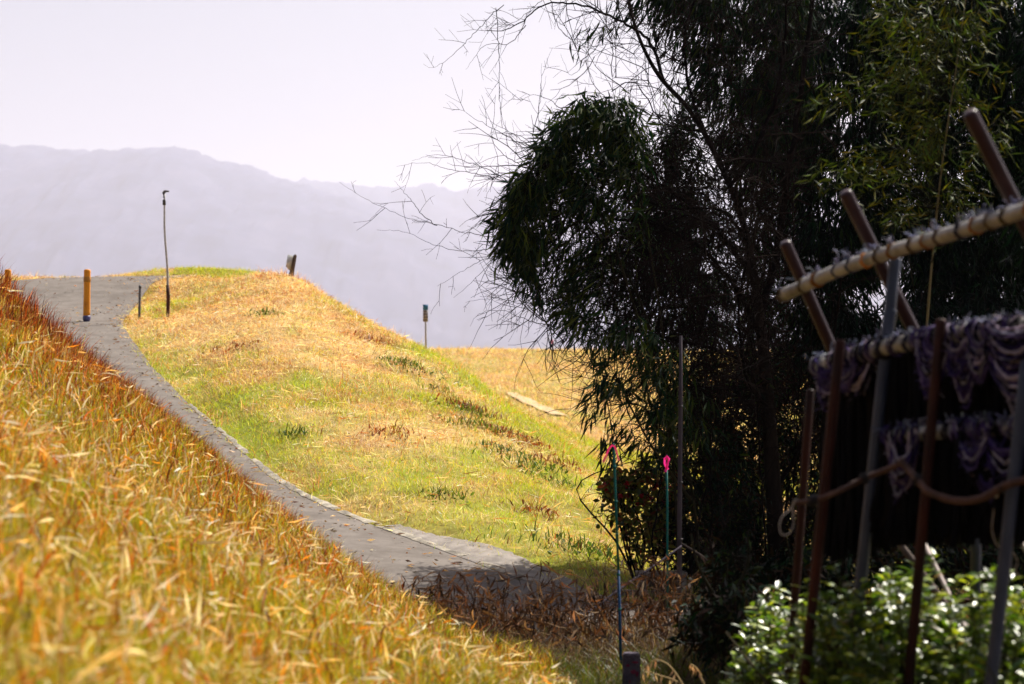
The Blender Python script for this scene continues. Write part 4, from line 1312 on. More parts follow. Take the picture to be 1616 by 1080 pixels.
# D: yellow-green nearer bamboo
bamboo("slender bamboo with a yellow brown culm and yellow green sprays behind the diagonal poles",
       [[(1445, 1000, 15.5), (1452, 700, 15.5), (1466, 470, 15.5), (1488, 250, 15.5), (1510, 100, 15.5), (1532, -60, 15.5)]],
       [(1290, 185, 15.6, 45, 18, 0.3, 7), (1340, 150, 15.5, 60, 30, 0.3, 12), (1420, 120, 15.4, 70, 35, 0.4, 16), (1470, 60, 15.4, 80, 45, 0.4, 20), (1380, 25, 15.4, 70, 25, 0.4, 12), (1290, 285, 15.6, 50, 18, 0.3, 9), (1360, 270, 15.5, 60, 30, 0.3, 13), (1440, 250, 15.4, 70, 45, 0.4, 18), (1550, 150, 15.5, 60, 50, 0.4, 14), (1580, 230, 15.5, 50, 40, 0.4, 10), (1430, 360, 15.5, 70, 35, 0.4, 11), (1540, 330, 15.5, 60, 40, 0.4, 9), (1340, 80, 15.5, 60, 30, 0.4, 9), (1570, 40, 15.5, 60, 40, 0.4, 11), (1420, 190, 15.5, 80, 40, 0.4, 14)],
       [Y1, Y2, G3, (0.05, 0.08, 0.015)], [1, 0.7, 1, 0.8], L=(0.07, 0.13), Wd=(0.009, 0.017), nleaf=14, droop=0.25, spread=0.6, mat_l=M_bamboo_y, r=0.011, tail=0.7)

bamboo("tall black bamboo at the picture's edge beside the longest diagonal pole",
       [[(1700, 1000, 17.6), (1700, 650, 17.6), (1715, 300, 17.6), (1740, -20, 17.6), (1720, -260, 17.5)],
        [(1710, 640, 17.6), (1780, 300, 17.4), (1830, -50, 17.3), (1820, -280, 17.3)],
        [(1710, 640, 17.6), (1660, 300, 17.8), (1650, 0, 18.0), (1660, -200, 18.2)]],
       [(1680, 60, 17.9, 70, 160, 0.8, 260), (1760, 60, 17.5, 90, 170, 0.9, 300), (1760, 330, 17.5, 90, 150, 0.9, 260), (1840, -60, 17.2, 110, 190, 1.0, 330), (1690, -220, 18.0, 110, 130, 0.9, 260), (1900, 200, 17.2, 110, 220, 1.0, 330), (1660, 380, 17.8, 60, 130, 0.7, 170), (1950, -150, 17.0, 120, 200, 1.0, 280)],
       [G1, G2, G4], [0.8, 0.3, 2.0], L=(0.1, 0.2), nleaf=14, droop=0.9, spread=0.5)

# undergrowth shrubs under the thicket
shr = [("low dark shrub in the shade between the boundary stone and the first brown post", 1140, 14.2, [(1110, 1000, 14.2, 60, 50, 0.5, 70), (1180, 990, 13.8, 60, 55, 0.5, 90), (1150, 940, 15, 70, 40, 0.5, 60)]),
       ("shaded low shrub behind the first brown post's foot", 1290, 14.6, [(1260, 930, 14.6, 70, 60, 0.5, 80), (1330, 910, 14.8, 60, 60, 0.5, 70)]),
       ("shaded low shrub behind the second brown post's foot", 1430, 14.8, [(1400, 910, 14.8, 70, 60, 0.5, 70), (1480, 905, 14.8, 60, 60, 0.5, 70)]),
       ("shaded low shrub behind the nearest blue post's foot", 1580, 14.8, [(1550, 900, 14.8, 70, 70, 0.5, 80), (1640, 890, 14.8, 70, 80, 0.5, 90)]),
       ("dark twiggy shrub under the drooping bamboo, behind the short teal stake", 1110, 21.0, [(1150, 600, 21.2, 90, 60, 0.5, 170), (1080, 640, 21.0, 50, 60, 0.4, 70), (1110, 720, 21.0, 70, 90, 0.6, 240), (1090, 840, 20.8, 70, 80, 0.6, 220), (1150, 800, 21, 60, 110, 0.6, 260)]),
       ("shaded shrub at the foot of the bare tree's trunk", 1200, 21.6, [(1215, 600, 21.7, 60, 60, 0.5, 150), (1200, 700, 21.6, 60, 100, 0.6, 220), (1190, 850, 21.4, 70, 90, 0.6, 280), (1130, 920, 20.6, 80, 50, 0.6, 200)]),
       ("shaded shrub in the gap between the trunk and the leaning brown posts", 1290, 21.6, [(1280, 660, 21.7, 60, 60, 0.5, 150), (1280, 760, 21.6, 60, 90, 0.6, 180), (1290, 860, 21.5, 70, 70, 0.6, 160), (1230, 930, 20.8, 60, 50, 0.5, 180)])]
for lab, u, d, bl in shr:
    hs = 0.45 if d < 16 else 1.0
    bamboo(lab, [[(u, 960, d), (u - 6, 960 - 100 * hs, d), (u + 8, 960 - 220 * hs, d), (u - 4, 960 - 320 * hs, d)] if hs == 1 else [(u, 1030, d), (u + 5, 960, d), (u + 8, 880, d)], [(u, 960, d), (u - 40, 960 - 160 * hs, d), (u - 50, 960 - 260 * hs, d)], [(u, 960, d), (u + 40, 960 - 160 * hs, d + .1), (u + 40, 960 - 270 * hs, d + .1)]], bl,
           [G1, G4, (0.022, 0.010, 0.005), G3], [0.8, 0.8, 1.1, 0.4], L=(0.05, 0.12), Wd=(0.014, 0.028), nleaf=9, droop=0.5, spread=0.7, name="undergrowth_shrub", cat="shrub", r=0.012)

# saplings: thin straight stems in the lower thicket
for k in range(22):
    u = 1005 + 12 * k + rng.uniform(-6, 6)
    d = rng.uniform(19.6, 23)
    b = P(u, 960, d)
    b[2] = 0
    t = thing("sapling", b, "thin dark leafless stem in the thicket's shade", "sapling", "thin stems in the lower thicket")
    ms = MB()
    lean = rng.normal(0, 40)
    pth = traced(ms, [(u, 1010, d), (u + lean * 0.3, 860, d), (u + lean * 0.8, 720, d + .1), (u + lean * 1.4, 560 + rng.uniform(-80, 60), d + .2)], rng.uniform(0.008, 0.016), 0.004, 6, 14, (0.15, 0.5), 1, 0.1, 0.01, 3)
    ms.build("stem", M_twig, t)

# red-flowered shrub by the stakes
def flower_shrub(label, u, d, blobs, nfl, green, cols):
    t = thing("flowering_shrub", (*P(u, 950, d)[:2], 0.0), label, "shrub")
    ms, ml, mf = MB(), MB(), MB()
    cp = []
    for k in range(7):
        pth = spline(np.array([[P(u, 950, d)[0] + rng.normal(0, 0.05), d, -0.05], P(u + rng.normal(0, 25), 860, d), P(u + rng.normal(0, 55), 770, d + rng.normal(0, .2)), P(u + rng.normal(0, 70), 720, d)]), 14)
        ms.tube(pth, np.linspace(0.012, 0.003, 14), 5, TW[0], cap=False)
        cp.append(pth)
    cp = np.concatenate(cp)
    for (bu, bv, bd, ru, rv, rd, n) in blobs:
        e = ell((bu, bv, bd), ru, rv, rd, n)
        e[:, 2] = np.maximum(e[:, 2], 0.1)
        sprays(ms, ml, cp, e, 8, (0.05, 0.09), (0.022, 0.04), cols, green, 0.2, 0.8, shape=6)
    ms.build("stems", M_twig, t)
    ml.build("foliage", M_grass, t)
    for k in range(nfl):
        bu, bv, bd, ru, rv, rd, n = blobs[rng.integers(len(blobs))]
        c = ell((bu, bv, bd), ru, rv, rd, 1)[0]
        m = 9
        dr = rng.normal(size=(m, 3)) + np.array([0, -0.5, 0.2])
        mf = MB()
        mf.leaves(np.tile(c, (m, 1)), dr, rng.uniform(0.022, 0.036, m), rng.uniform(0.02, 0.032, m), pick([(0.5, 0.012, 0.03), (0.35, 0.01, 0.015)], [1, 1], m), 0.4, 0.5, shape=6)
        mf.build("flower", M_flower, t)


flower_shrub("olive leaved shrub dotted with red flowers behind the tall stake", 1010, 20.6, [(990, 790, 20.6, 45, 55, 0.35, 60), (1030, 840, 20.6, 50, 60, 0.4, 70), (970, 770, 20.5, 30, 30, 0.3, 26), (1040, 760, 20.7, 45, 35, 0.4, 40)], 34, [1, 0.6, 0.8, 0.5], [(0.09, 0.10, 0.012), (0.16, 0.15, 0.02), (0.04, 0.06, 0.01), (0.16, 0.05, 0.015)])
flower_shrub("dark shrub with a few bright red flowers seen between the rack's posts", 1400, 20.6, [(1390, 850, 20.6, 60, 50, 0.4, 45), (1440, 880, 20.6, 60, 40, 0.4, 40), (1330, 860, 20.6, 40, 40, 0.4, 30)], 16, [0.5, 0.2, 1, 0.2], [(0.09, 0.10, 0.012), (0.16, 0.15, 0.02), (0.03, 0.05, 0.01), (0.12, 0.05, 0.015)])

# dead bamboo grass in the shade along the road
dgroup = "dead bamboo grass along the road's shaded edge"
for k, (u, v, d, s) in enumerate(((650, 985, 15.7, 0.7), (690, 985, 16.0, 0.9), (725, 980, 16.2, 1.0), (765, 985, 16.4, 1.2), (805, 985, 16.6, 1.1), (840, 990, 16.6, 0.9), (880, 990, 16.8, 1.1), (915, 990, 16.9, 0.9), (950, 990, 17.0, 1.1), (990, 985, 17.2, 1.2), (1030, 990, 17.2, 1.0), (1070, 990, 17.4, 1.1),
                                   (1110, 1000, 17.2, 1.0), (1150, 1000, 17.3, 1.0), (700, 1010, 15.2, 0.8), (780, 1015, 15.4, 0.9), (860, 1015, 15.7, 0.8), (940, 1010, 15.8, 0.8), (1010, 1010, 15.9, 0.8), (1090, 1020, 15.8, 0.9))):
    x = P(u, v, d)[0]
    z = float(height(np.array([x]), np.array([d]))[0])
    t = thing("dead_bamboo_plant", (x, d, z), "clump of dead brown bamboo grass with drooping leaves at the road's shaded edge", "dead plant", dgroup)
    ms, ml = MB(), MB()
    for j in range(int(20 * s)):
        p0 = np.array([x + rng.normal(0, 0.13), d + rng.normal(0, 0.15), z - 0.02])
        H = rng.uniform(0.12, 0.46) * s
        p1 = p0 + [rng.normal(0, 0.12), rng.normal(0, 0.1), H]
        p2 = p1 + [rng.normal(0, 0.12), rng.normal(0, 0.08), rng.uniform(-0.05, 0.1)]
        pth = spline(np.array([p0, (p0 + p1) / 2 + rng.normal(0, 0.02, 3), p1, p2]), 9)
        ms.tube(pth, np.linspace(0.004, 0.0015, 9), 4, (0.10, 0.055, 0.03), cap=False)
        m = rng.integers(5, 10)
        q = pth[rng.integers(3, 9, m)]
        dr = rng.normal(0, 0.5, (m, 3)) + np.array([0, 0, -0.75])
        ml.leaves(q, dr, rng.uniform(0.06, 0.17, m), rng.uniform(0.009, 0.02, m), pick([(0.055, 0.028, 0.015), (0.15, 0.075, 0.03), (0.025, 0.015, 0.010), (0.30, 0.19, 0.10)], [1, 0.8, 1, 0.35], m), 0.6, 0.5)
    ms.build("stems", M_twig, t)
    ml.build("foliage", M_dead, t)

# leaning stick across the brush
t = thing("leaning_stick", P(882, 992, 16.6), "long dark stick leaning across the dead brush to the thicket", "stick")
mb = MB()
mb.tube(spline(np.array([P(878, 996, 16.4), P(930, 965, 16.8), P(985, 925, 17.3), P(1045, 884, 17.9), P(1075, 862, 18.2)]), 16), np.linspace(0.013, 0.008, 16), 7)
mb.build("shaft", solid("dark_stick", [(0.02, 0.018, 0.025), (0.05, 0.04, 0.05)], 20, 0.95, 0.03), t, smooth=True)
for q in ((945, 953), (1005, 911)):
    mb = MB()
    twig(mb, P(q[0], q[1], 17.0), (0.3, 0, 0.6), 0.16, 0.004, 0)
    mb.build("side_twig", M_twig, t)
t = thing("fallen_branch", P(1180, 965, 15.5), "forked fallen branch leaning dark against the thicket's foot", "branch")
mb = MB()
mb.tube(spline(np.array([P(1180, 985, 15.6), P(1150, 920, 17), P(1110, 880, 18.2), P(1070, 855, 19)]), 16), np.linspace(0.02, 0.01, 16), 7)
mb.build("shaft", M_bark, t, smooth=True)
mb = MB()
twig(mb, P(1120, 888, 17.9), (0.2, 0, 1), 0.5, 0.007, 1)
twig(mb, P(1140, 910, 17.4), (-0.6, 0, 0.6), 0.4, 0.006, 1)
mb.build("side_twigs", M_twig, t)

# pale dry stalks arching beside the stone
d = 12.6
t = thing("dry_stalk", P(1045, 1078, d), "pale arching dry stalk with withered leaves beside the boundary stone", "dead plant")
ms, ml = MB(), MB()
for px in ([(1082, 1090), (1070, 1068), (1050, 1046), (1035, 1041), (1022, 1050), (1015, 1062)], [(1085, 1085), (1060, 1072), (1035, 1064), (1025, 1060)], [(1120, 1100), (1108, 1072), (1100, 1055), (1090, 1048)]):
    pth = spline(np.array([P(u, v, d + 0.02 * k) for k, (u, v) in enumerate(px)]), 14)
    ms.tube(pth, np.linspace(0.004, 0.002, 14), 5, (0.5, 0.36, 0.18), cap=False)
    m = 9
    q = pth[rng.integers(4, 14, m)]
    ml.leaves(q, rng.normal(0, 0.4, (m, 3)) + np.array([0, 0, -0.9]), rng.uniform(0.03, 0.07, m), rng.uniform(0.006, 0.012, m), pick([(0.5, 0.33, 0.18), (0.6, 0.45, 0.28)], [1, 1], m), 0.5, 0.5)
ms.build("stems", M_twig, t)
ml.build("foliage", M_dead, t)

# ------------------------------------------------------------------ the pole rack
RD = 10.0
rack = thing("pole_rack", (P(1330, 1200, RD)[0], RD, 0.0), "rack of leaning blue grey and brown poles with three cream rails", "rack")


def post(u0, v0, u1, v1, d, r, m_, name="post", d1=None):
    a = P(u0, v0, d)
    b = P(u1, v1, d1 or d)
    if name == "post":
        k = (a[2] + 0.25) / (a[2] - b[2])
        b = a + (b - a) * k
    mb = MB()
    ts = np.linspace(0, 1, 12)[:, None]
    pth = a * (1 - ts) + b * ts
    ax = nrm(b - a)
    mb.tube(np.concatenate([[a - ax * 0.004 + ax * 0.0], pth[0:1] + ax * 0.006, pth[1:]]), np.concatenate([[r * 0.8, r], np.full(11, r)]), 16)
    return mb.build(name, m_, rack, smooth=True)


def ring(mb, c, ax, r, tr, col, turns=1):
    ax = nrm(np.array(ax, float))
    a = nrm(np.cross(ax, [0, 0, 1.0]))
    b = np.cross(ax, a)
    th = np.linspace(0, 2 * math.pi * turns, 18 * turns)
    pth = np.asarray(c) + np.outer(np.cos(th), a) * r + np.outer(np.sin(th), b) * r + np.outer(th / (2 * math.pi) - turns / 2, ax) * tr * 2
    mb.tube(pth, tr, 5, col, cap=False)


post(1413, 408, 1352, 980, 9.6, 0.0235, M_pipe_blue)
post(1326, 538, 1269, 1078, 9.4, 0.0205, M_pipe_brown)
post(1485, 505, 1438, 1035, 9.2, 0.0205, M_pipe_brown)
post(1279, 616, 1258, 900, 10.6, 0.018, M_pipe_brown)
post(1540, 685, 1540, 990, 9.8, 0.021, M_pipe_blue)
post(1622, 560, 1566, 1060, 8.8, 0.025, M_pipe_blue)
# joint collars on the tall post
mb = MB()
mb.tube(np.array([P(1407.5, 487, 9.6), P(1405, 492, 9.6), P(1398, 540, 9.6), P(1397, 545, 9.6)]), [0.024, 0.0262, 0.0262, 0.024], 16)
mb.build("pipe_collar", M_pipe_blue, rack, smooth=True)
# diagonal poles tied behind the top rail
post(1239, 383, 1330, 590, 10.5, 0.0255, M_pipe_purple, "diagonal_pole", 10.7)
post(1334, 304, 1460, 560, 9.9, 0.0275, M_pipe_purple, "diagonal_pole", 10.2)
post(1530, 178, 1660, 440, 8.6, 0.0275, M_pipe_purple, "diagonal_pole", 8.9)


def rail(px, r, name, nt, colw, tuft):
    """a horizontal pole with cord ties and frayed cord ends"""
    pts = np.array([P(*q) for q in px])
    pth = spline(pts, 40)
    mb = MB()
    ra = r * (1 + 0.035 * np.sin(np.arange(40) * 1.9))
    mb.tube(pth, ra, 16)
    rl = mb.build(name, M_rail, rack, smooth=True)
    ax = nrm(pts[-1] - pts[0])
    for k in range(nt):
        mt = mf = MB()
        f = (k + 0.4 + rng.uniform(-0.15, 0.15)) / nt
        i_ = int(f * 39)
        c = pth[i_]
        col = pick(*colw, 1)[0]
        ring(mt, c, nrm(pth[min(i_ + 1, 39)] - pth[max(i_ - 1, 0)]) + rng.normal(0, 0.12, 3), r * 1.06, 0.0042, col, rng.integers(2, 4))
        for j in range(tuft):
            p0 = c + np.array([rng.normal(0, 0.02), -0.01 + rng.normal(0, 0.01), r * 1.0])
            tw_d = nrm(np.array([rng.normal(0, 0.8), rng.normal(0, 0.5), 0.7]))
            n_ = 5
            q = [p0]
            for s_ in range(n_):
                tw_d = nrm(tw_d + rng.normal(0, 0.5, 3))
                q.append(q[-1] + tw_d * 0.009)
            mf.tube(np.array(q), 0.0028, 4, pick([(0.12, 0.13, 0.22), (0.3, 0.3, 0.36), (0.06, 0.06, 0.1), (0.2, 0.22, 0.3)], [1, 0.5, 1, 0.6], 1)[0], cap=False)
        mt.build("cord_tie", M_tie, rl)
    return pth


OR = ([(0.32, 0.12, 0.02), (0.10, 0.06, 0.03), (0.03, 0.03, 0.05)], [1, 1, 0.4])
DK = ([(0.02, 0.018, 0.035), (0.05, 0.04, 0.07)], [1, 0.6])
r1 = rail([(1237, 466, 10.3), (1320, 428, 9.9), (1412, 396, 9.45), (1510, 366, 8.95), (1680, 312, 8.2)], 0.0275, "rail", 17, OR, 7)
r2 = rail([(1290, 580, 10.1), (1400, 548, 9.55), (1500, 530, 9.25), (1680, 508, 8.7)], 0.033, "rail", 15, DK, 9)
r3 = rail([(1398, 690, 9.5), (1500, 681, 9.2), (1680, 672, 8.7)], 0.029, "rail", 12, DK, 11)

# net bundles
VI, VG, VK, VP = (0.03, 0.018, 0.09), (0.30, 0.26, 0.32), (0.003, 0.0027, 0.004), (0.075, 0.05, 0.14)


def swag(mb, a, b, sag, n, thick, cols, cw, fuzz=5):
    """a hank of cords hanging in a loop between two points of a rail"""
    for k in range(n):
        th = rng.uniform(0, 2 * math.pi)
        rr = thick * math.sqrt(rng.random())
        rr *= 1.45
        off = np.array([0.5 * rr * math.cos(th), rr * math.cos(th), rr * math.sin(th)])
        t = np.linspace(0, 1, 13)
        s_ = sag * rng.uniform(0.55, 1.1)
        pinch = 0.35 + 0.65 * np.sin(math.pi * t)
        pth = np.outer(1 - t, a) + np.outer(t, b) + np.outer(pinch, off)
        pth[:, 2] -= s_ * (np.sin(math.pi * np.clip(t, 0, 1)) ** 0.75)
        pth += rng.normal(0, 0.004, pth.shape)
        c = pick(cols, cw, 1)[0]
        mb.tube(pth, rng.uniform(0.0035, 0.0065), 4, c, cap=False)
        for _ in range(fuzz):
            i_ = rng.integers(1, 12)
            dd = nrm(rng.normal(size=3)) * rng.uniform(0.008, 0.022)
            mb.tube(np.array([pth[i_], pth[i_] + dd, pth[i_] + dd * 1.6 + [0, 0, -0.003]]), 0.0012, 3, np.minimum(c * 1.2 + np.array([0.10, 0.085, 0.13]) * rng.random(), 0.8), cap=False)


def rp(rail_p, u):
    uu = np.array([CU + p[0] / p[1] * FPX for p in rail_p])
    return np.array([np.interp(u, uu, rail_p[:, i]) for i in range(3)])


def bundle(label, rail_p, u0, u1, specs, wraps, cols, cw):
    a = rp(rail_p, (u0 + u1) / 2)
    t = thing("net_bundle", (a[0], a[1], a[2]), label, "net bundle")
    mb = MB()
    for (ua, ub, sag, n, th, dy) in specs:
        A, B = rp(rail_p, ua) + [0, dy, 0.01], rp(rail_p, ub) + [0, dy, 0.01]
        swag(mb, A, B, sag, n, th, cols, cw)
    mb.build("hank", M_net, t)
    for (ua, ub) in wraps:
        mb = MB()
        for k in range(max(3, int((ub - ua) / 2.2))):
            u = ua + (ub - ua) * rng.random()
            ring(mb, rp(rail_p, u), nrm(rail_p[-1] - rail_p[0]) + rng.normal(0, 0.35, 3), 0.036 + rng.uniform(0, 0.014), 0.0034, pick(cols, cw, 1)[0], 1)
        mb.build("wrapping", M_net, t)
    return t


PW = [VI, VG, VP, VK]
bundle("furry violet net bundle over the rack's end beside the first brown post", r2, 1282, 1330, [(1283, 1315, 0.13, 60, 0.03, -0.035), (1290, 1325, 0.10, 40, 0.03, -0.05), (1288, 1318, 0.17, 40, 0.025, 0.01)], [(1292, 1335)], PW, [1.1, 0.8, 1, 1.3])
bundle("pale violet net hank hanging just beyond the first brown post", r2, 1318, 1372, [(1320, 1352, 0.12, 60, 0.03, -0.05), (1330, 1380, 0.16, 50, 0.035, 0.02)], [(1340, 1392)], PW, [1, 0.9, 1, 1.2])
bundle("grey violet net loop hanging at the second brown post", r2, 1440, 1490, [(1446, 1488, 0.19, 80, 0.035, -0.05), (1452, 1495, 0.14, 50, 0.03, -0.06)], [(1445, 1500)], PW, [1, 0.9, 1, 1.2])
bundle("thick grey net hank drooping from the middle of the rail", r2, 1520, 1580, [(1524, 1566, 0.17, 90, 0.04, -0.055), (1500, 1545, 0.24, 60, 0.035, -0.02), (1490, 1530, 0.16, 40, 0.03, -0.03)], [(1500, 1545)], PW, [0.8, 1.0, 0.9, 1.3])
bundle("heavy twisted net hank slung between the rack's posts near the rail's near end", r2, 1550, 1660, [(1552, 1650, 0.15, 110, 0.045, -0.06), (1548, 1660, 0.24, 110, 0.04, -0.05), (1570, 1670, 0.32, 80, 0.035, -0.04), (1560, 1640, 0.09, 70, 0.04, -0.055)], [(1540, 1562), (1590, 1612)], PW, [0.8, 1.0, 0.8, 1.3])
bundle("small violet net hank under the lower rail above the bent branch", r3, 1400, 1450, [(1404, 1446, 0.17, 60, 0.035, -0.04), (1400, 1436, 0.24, 40, 0.03, -0.03)], [(1400, 1440)], PW, [1.2, 0.5, 0.8, 1.5])
bundle("violet net hank looping under the lower rail's near half", r3, 1500, 1600, [(1508, 1560, 0.16, 60, 0.035, -0.04), (1550, 1620, 0.20, 60, 0.035, -0.04), (1530, 1590, 0.27, 40, 0.03, -0.02)], [(1500, 1560), (1580, 1620)], PW, [1.2, 0.5, 0.8, 1.5])


def curtain(label, rail_p, u0, u1, drop, n, dy):
    a = rp(rail_p, (u0 + u1) / 2)
    t = thing("net_bundle", (a[0], a[1] + dy, a[2]), label, "net bundle")
    mb = MB()
    for k in range(n):
        p0 = rp(rail_p, u0 + (u1 - u0) * rng.random()) + [0, dy + rng.normal(0, 0.05), 0.0]
        m = 9
        t_ = np.linspace(0, 1, m)[:, None]
        s_ = drop * rng.uniform(0.75, 1.05)
        pth = p0 + t_ * np.array([rng.normal(0, 0.03), rng.normal(0, 0.02), -s_]) + 0.012 * np.sin(t_ * rng.uniform(4, 9) + rng.uniform(0, 6)) * np.array([1, 0.6, 0])
        mb.tube(pth, rng.uniform(0.008, 0.016), 5, pick([VK, (0.004, 0.0035, 0.004), (0.012, 0.008, 0.005)], [1, 1, 0.12], 1)[0], cap=False)
    mb.build("hanging_cords", M_net, t)
    mb = MB()
    for k in range(int((u1 - u0) / 14)):
        ring(mb, rp(rail_p, u0 + (u1 - u0) * rng.random()) + [0, 0.02, 0], nrm(rail_p[-1] - rail_p[0]) + rng.normal(0, 0.25, 3), rng.uniform(0.034, 0.05), 0.004, pick([VK, VI, VG], [1, 0.6, 0.3], 1)[0], 1)
    mb.build("wrapping", M_net, t)


curtain("black net curtain hanging straight down between the first brown post and blue post", r2, 1318, 1412, 0.80, 330, 0.22)
curtain("black net mass hanging behind the second brown post", r2, 1415, 1530, 0.75, 420, 0.25)
curtain("black net mass hanging behind the near blue posts", r2, 1530, 1680, 0.75, 440, 0.28)
curtain("short black net fringe hanging under the lower rail", r3, 1400, 1680, 0.42, 420, 0.10)

# bent branch lashed across the posts
d0 = 9.3
t = thing("bent_branch", P(1255, 795, 9.5), "long bent brown branch lashed across the rack's posts", "branch")
mb = MB()
px = [(1254, 794, 9.3), (1285, 790, 9.25), (1320, 777, 9.2), (1365, 755, 9.2), (1400, 741, 9.15), (1418, 733, 9.1)]
mb.tube(spline(np.array([P(*q) for q in px]), 30), np.linspace(0.0095, 0.0125, 30) * (1 + 0.06 * np.sin(np.arange(30) * 2.1)), 10)
px = [(1420, 727, 9.08), (1432, 740, 9.06), (1448, 757, 9.0), (1462, 774, 8.95), (1490, 786, 8.9), (1520, 791, 8.85), (1550, 786, 8.8), (1580, 770, 8.75), (1600, 762, 8.7), (1660, 752, 8.6)]
mb.tube(spline(np.array([P(*q) for q in px]), 44), np.linspace(0.0135, 0.016, 44) * (1 + 0.06 * np.sin(np.arange(44) * 1.7)), 10)
mb.build("shaft", M_branch, t, smooth=True)
for (u, v, d) in ((1286, 790, 9.25), (1364, 756, 9.2), (1447, 757, 9.0), (1584, 769, 8.75), (1280, 791, 9.25)):
    mb = MB()
    ring(mb, P(u, v, d), (1, 0, rng.normal(0, 0.3)), 0.019, 0.0045, (0.02, 0.018, 0.02), 3)
    mb.build("lashing", M_tie, t)

# cords
t = thing("cord_loop", P(1240, 800, 9.5), "thin pale cord loop dangling from the bent branch's far end", "cord")
mb = MB()
mb.tube(spline(np.array([P(u, v, 9.28) for u, v in ((1252, 797), (1246, 805), (1235, 815), (1230, 832), (1234, 844), (1244, 843), (1251, 832), (1252, 815), (1250, 800))]), 36), 0.0022, 5, (0.5, 0.45, 0.4))
mb.build("loop", M_tie, t)
mb = MB()
mb.tube(spline(np.array([P(u, v, 9.28) for u, v in ((1250, 798), (1254, 792), (1257, 788))]), 8), 0.005, 5, (0.3, 0.26, 0.22))
mb.build("knot", M_tie, t)
t = thing("hanging_cord", P(1570, 790, 9.0), "thin pale wavy cord hanging near the blue posts", "cord")
mb = MB()
mb.tube(spline(np.array([P(u, v, 8.95) for u, v in ((1572, 778), (1568, 810), (1566, 840), (1575, 862), (1598, 872), (1606, 888), (1602, 902), (1612, 912))]), 36), 0.0024, 5, (0.42, 0.36, 0.28))
mb.build("strand", M_tie, t)
mb = MB()
ring(mb, P(1572, 777, 8.9), (1, 0, 0.2), 0.02, 0.003, (0.4, 0.34, 0.26), 2)
mb.build("knot", M_tie, t)

# leaning sticks behind the rack
for lab, a, b, m_, r in (("brown stake leaning behind the net curtain and the second brown post", (1382, 808, 11.5), (1475, 935, 11.2), M_wood, 0.017),
                         ("pale stick slanting down from the second brown post into the shrubs", (1455, 850, 10.9), (1492, 930, 10.6), M_pale, 0.010),
                         ("pale stick slanting past the nearest blue post", (1576, 788, 9.9), (1640, 910, 9.5), M_pale, 0.011)):
    pa, pb = P(*a), P(*b)
    k = (pa[2] + 0.05) / (pa[2] - pb[2])
    pg = pa + (pb - pa) * k
    t = thing("leaning_stick", (pg[0], pg[1], 0), lab, "stick")
    mb = MB()
    mb.tube(spline(np.array([pg, pg * 0.5 + pa * 0.5 + [0.01, 0, 0], pa]), 12), np.linspace(r * 1.1, r, 12), 9)
    mb.build("shaft", m_, t, smooth=True)
    mb = MB()
    mb.tube(np.array([pa + nrm(pa - pg) * 0.0, pa + nrm(pa - pg) * 0.012]), [r * 1.02, r * 0.7], 9)
    mb.build("cut_end", M_pale, t)

t = thing("rusty_pipe", P(1500, 948, 12.5), "thin rusty pipe lying level behind the glossy shrubs", "pipe")
mb = MB()
mb.tube(np.array([P(1400, 944, 12.6), P(1500, 948, 12.4), P(1700, 954, 12.0)]), 0.014, 9)
mb.build("shaft", M_pipe_brown, t, smooth=True)
for k, (u, d) in enumerate(((1420, 12.55), (1660, 12.1))):
    mb = MB()
    top = P(u, 946, d)
    mb.tube(np.array([[top[0], top[1], -0.1], top + [0, 0, 0.02]]), 0.012, 8)
    mb.build("leg", M_pipe_brown, t, smooth=True)

# ------------------------------------------------------------------ glossy shrubs
def glossy(label, u, d, top_v, ru, n, seedlean=0.0):
    c = P(u, 1100, d)
    zt = P(u, top_v, d)[2]
    t = thing("evergreen_shrub", (c[0], d, 0.0), label, "shrub")
    ms, ml = MB(), MB()
    W = ru * d / FPX
    ns = n
    e = nrm(rng.normal(size=(ns, 3))) * (rng.random((ns, 1)) ** 0.3)
    e[:, 2] = np.abs(e[:, 2]) * 1.0 - 0.15
    e = e * np.array([W, 0.75, zt * 0.62]) + np.array([c[0], d, zt * 0.36])
    root = np.array([c[0], d, -0.05])
    for k in range(ns):
        p1 = e[k]
        p0 = root + (p1 - root) * np.array([0.75, 0.75, 0.45])
        m0 = (p0 + p1) / 2 + rng.normal(0, 0.02, 3)
        pth = np.array([p0, m0, p1, p1 + [rng.normal(0, 0.02), rng.normal(0, 0.02), 0.07]])
        ms.tube(pth, [0.004, 0.003, 0.0025, 0.0015], 4, (0.05, 0.05, 0.02), cap=False)
        m = 12
        f = rng.uniform(0.3, 1, m)[:, None]
        q = m0 * (1 - f) + pth[3] * f
        ang = rng.uniform(0, 6.28, m)
        dr = np.column_stack([np.cos(ang), np.sin(ang), rng.uniform(0.1, 0.9, m)])
        hgt = np.clip(q[:, 2] / zt, 0, 1)
        ml.leaves(q, dr, 0.035 + 0.05 * rng.random(m), rng.uniform(0.016, 0.034, m), pick([(0.04, 0.09, 0.008), (0.14, 0.22, 0.01), (0.36, 0.42, 0.025), (0.24, 0.17, 0.03)], [1, 1, 0.6, 0.08], m), 0.3, 0.35, shape=6, flat=0.68)
    for k in range(7):
        pth = spline(np.array([root + [rng.normal(0, 0.04), rng.normal(0, 0.04), 0], root + [rng.normal(0, W * 0.3), rng.normal(0, 0.2), zt * 0.35], root + [rng.normal(0, W * 0.5), rng.normal(0, 0.3), zt * 0.75]]), 10)
        ms.tube(pth, np.linspace(0.012, 0.004, 10), 6, (0.05, 0.04, 0.025), cap=False)
    ms.build("stems", M_twig, t)
    ml.build("foliage", M_gloss, t)


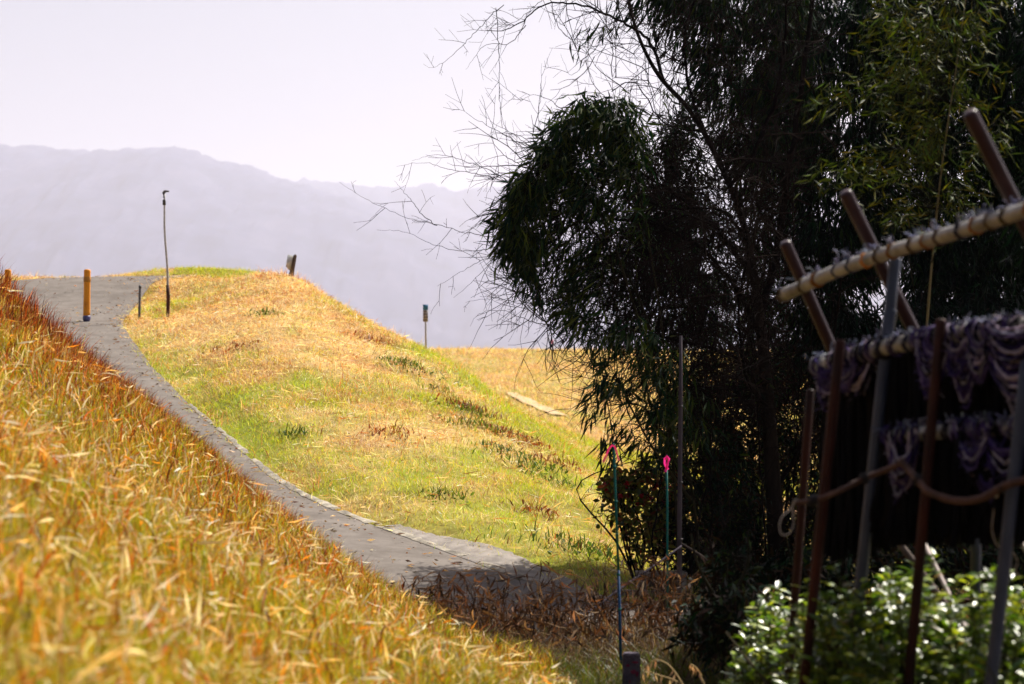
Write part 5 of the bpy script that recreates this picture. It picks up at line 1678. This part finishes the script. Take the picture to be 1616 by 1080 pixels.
glossy("dim glossy shrub at the thicket's foot left of the first brown post", 1235, 11.2, 905, 75, 150)
glossy("glossy evergreen shrub around the first brown post's foot", 1325, 9.6, 872, 100, 240)
glossy("bright glossy evergreen shrub between the tall blue post and second brown post", 1440, 9.8, 842, 110, 290)
glossy("bright glossy evergreen shrub around the nearest blue post", 1580, 9.3, 868, 120, 280)

# ------------------------------------------------------------------ light, air
AZ, EL = math.radians(40), math.radians(52)
sv = Vector((math.sin(AZ) * math.cos(EL), math.cos(AZ) * math.cos(EL), math.sin(EL)))
sd = bpy.data.lights.new("sun", "SUN")
sd.energy = 5.0
sd.angle = math.radians(0.53)
sd.color = (1.0, 0.94, 0.84)
so = bpy.data.objects.new("sun", sd)
C.objects.link(so)
so.rotation_euler = (-sv).to_track_quat("-Z", "Y").to_euler()
so.location = (20, 30, 40)

w = bpy.data.worlds.new("World")
SC.world = w
w.use_nodes = True
nt = w.node_tree
nt.nodes.clear()
out = nt.nodes.new("ShaderNodeOutputWorld")
bg = nt.nodes.new("ShaderNodeBackground")
sk = nt.nodes.new("ShaderNodeTexSky")
sk.sky_type = "NISHITA"
sk.sun_disc = False
sk.sun_elevation = EL
sk.sun_rotation = AZ
sk.air_density = 0.7
sk.dust_density = 5.0
sk.ozone_density = 1.0
bg.inputs["Strength"].default_value = 0.05
nt.links.new(sk.outputs[0], bg.inputs["Color"])
nt.links.new(bg.outputs[0], out.inputs["Surface"])

m, nt, out = mat("haze_air")
vol = nt.nodes.new("ShaderNodeVolumePrincipled")
vol.inputs["Color"].default_value = (0.845, 0.84, 0.99, 1)
vol.inputs["Density"].default_value = 0.000085
vol.inputs["Anisotropy"].default_value = 0.3
nt.links.new(vol.outputs[0], out.inputs["Volume"])
mb = MB()
mb.box((-18000, -300, -3), (18000, 18000, 1330))
hz = mb.build("haze", m)
tag(hz, "pale spring haze hanging over the plain and hills", "haze", kind="stuff")

SC.cycles.max_bounces = 8
SC.cycles.transmission_bounces = 4
SC.cycles.volume_bounces = 3
SC.cycles.transparent_max_bounces = 4
SC.cycles.use_denoising = True
SC.view_settings.view_transform = "Standard"
SC.view_settings.look = "None"
SC.view_settings.gamma = 1
SC.view_settings.exposure = 1.06
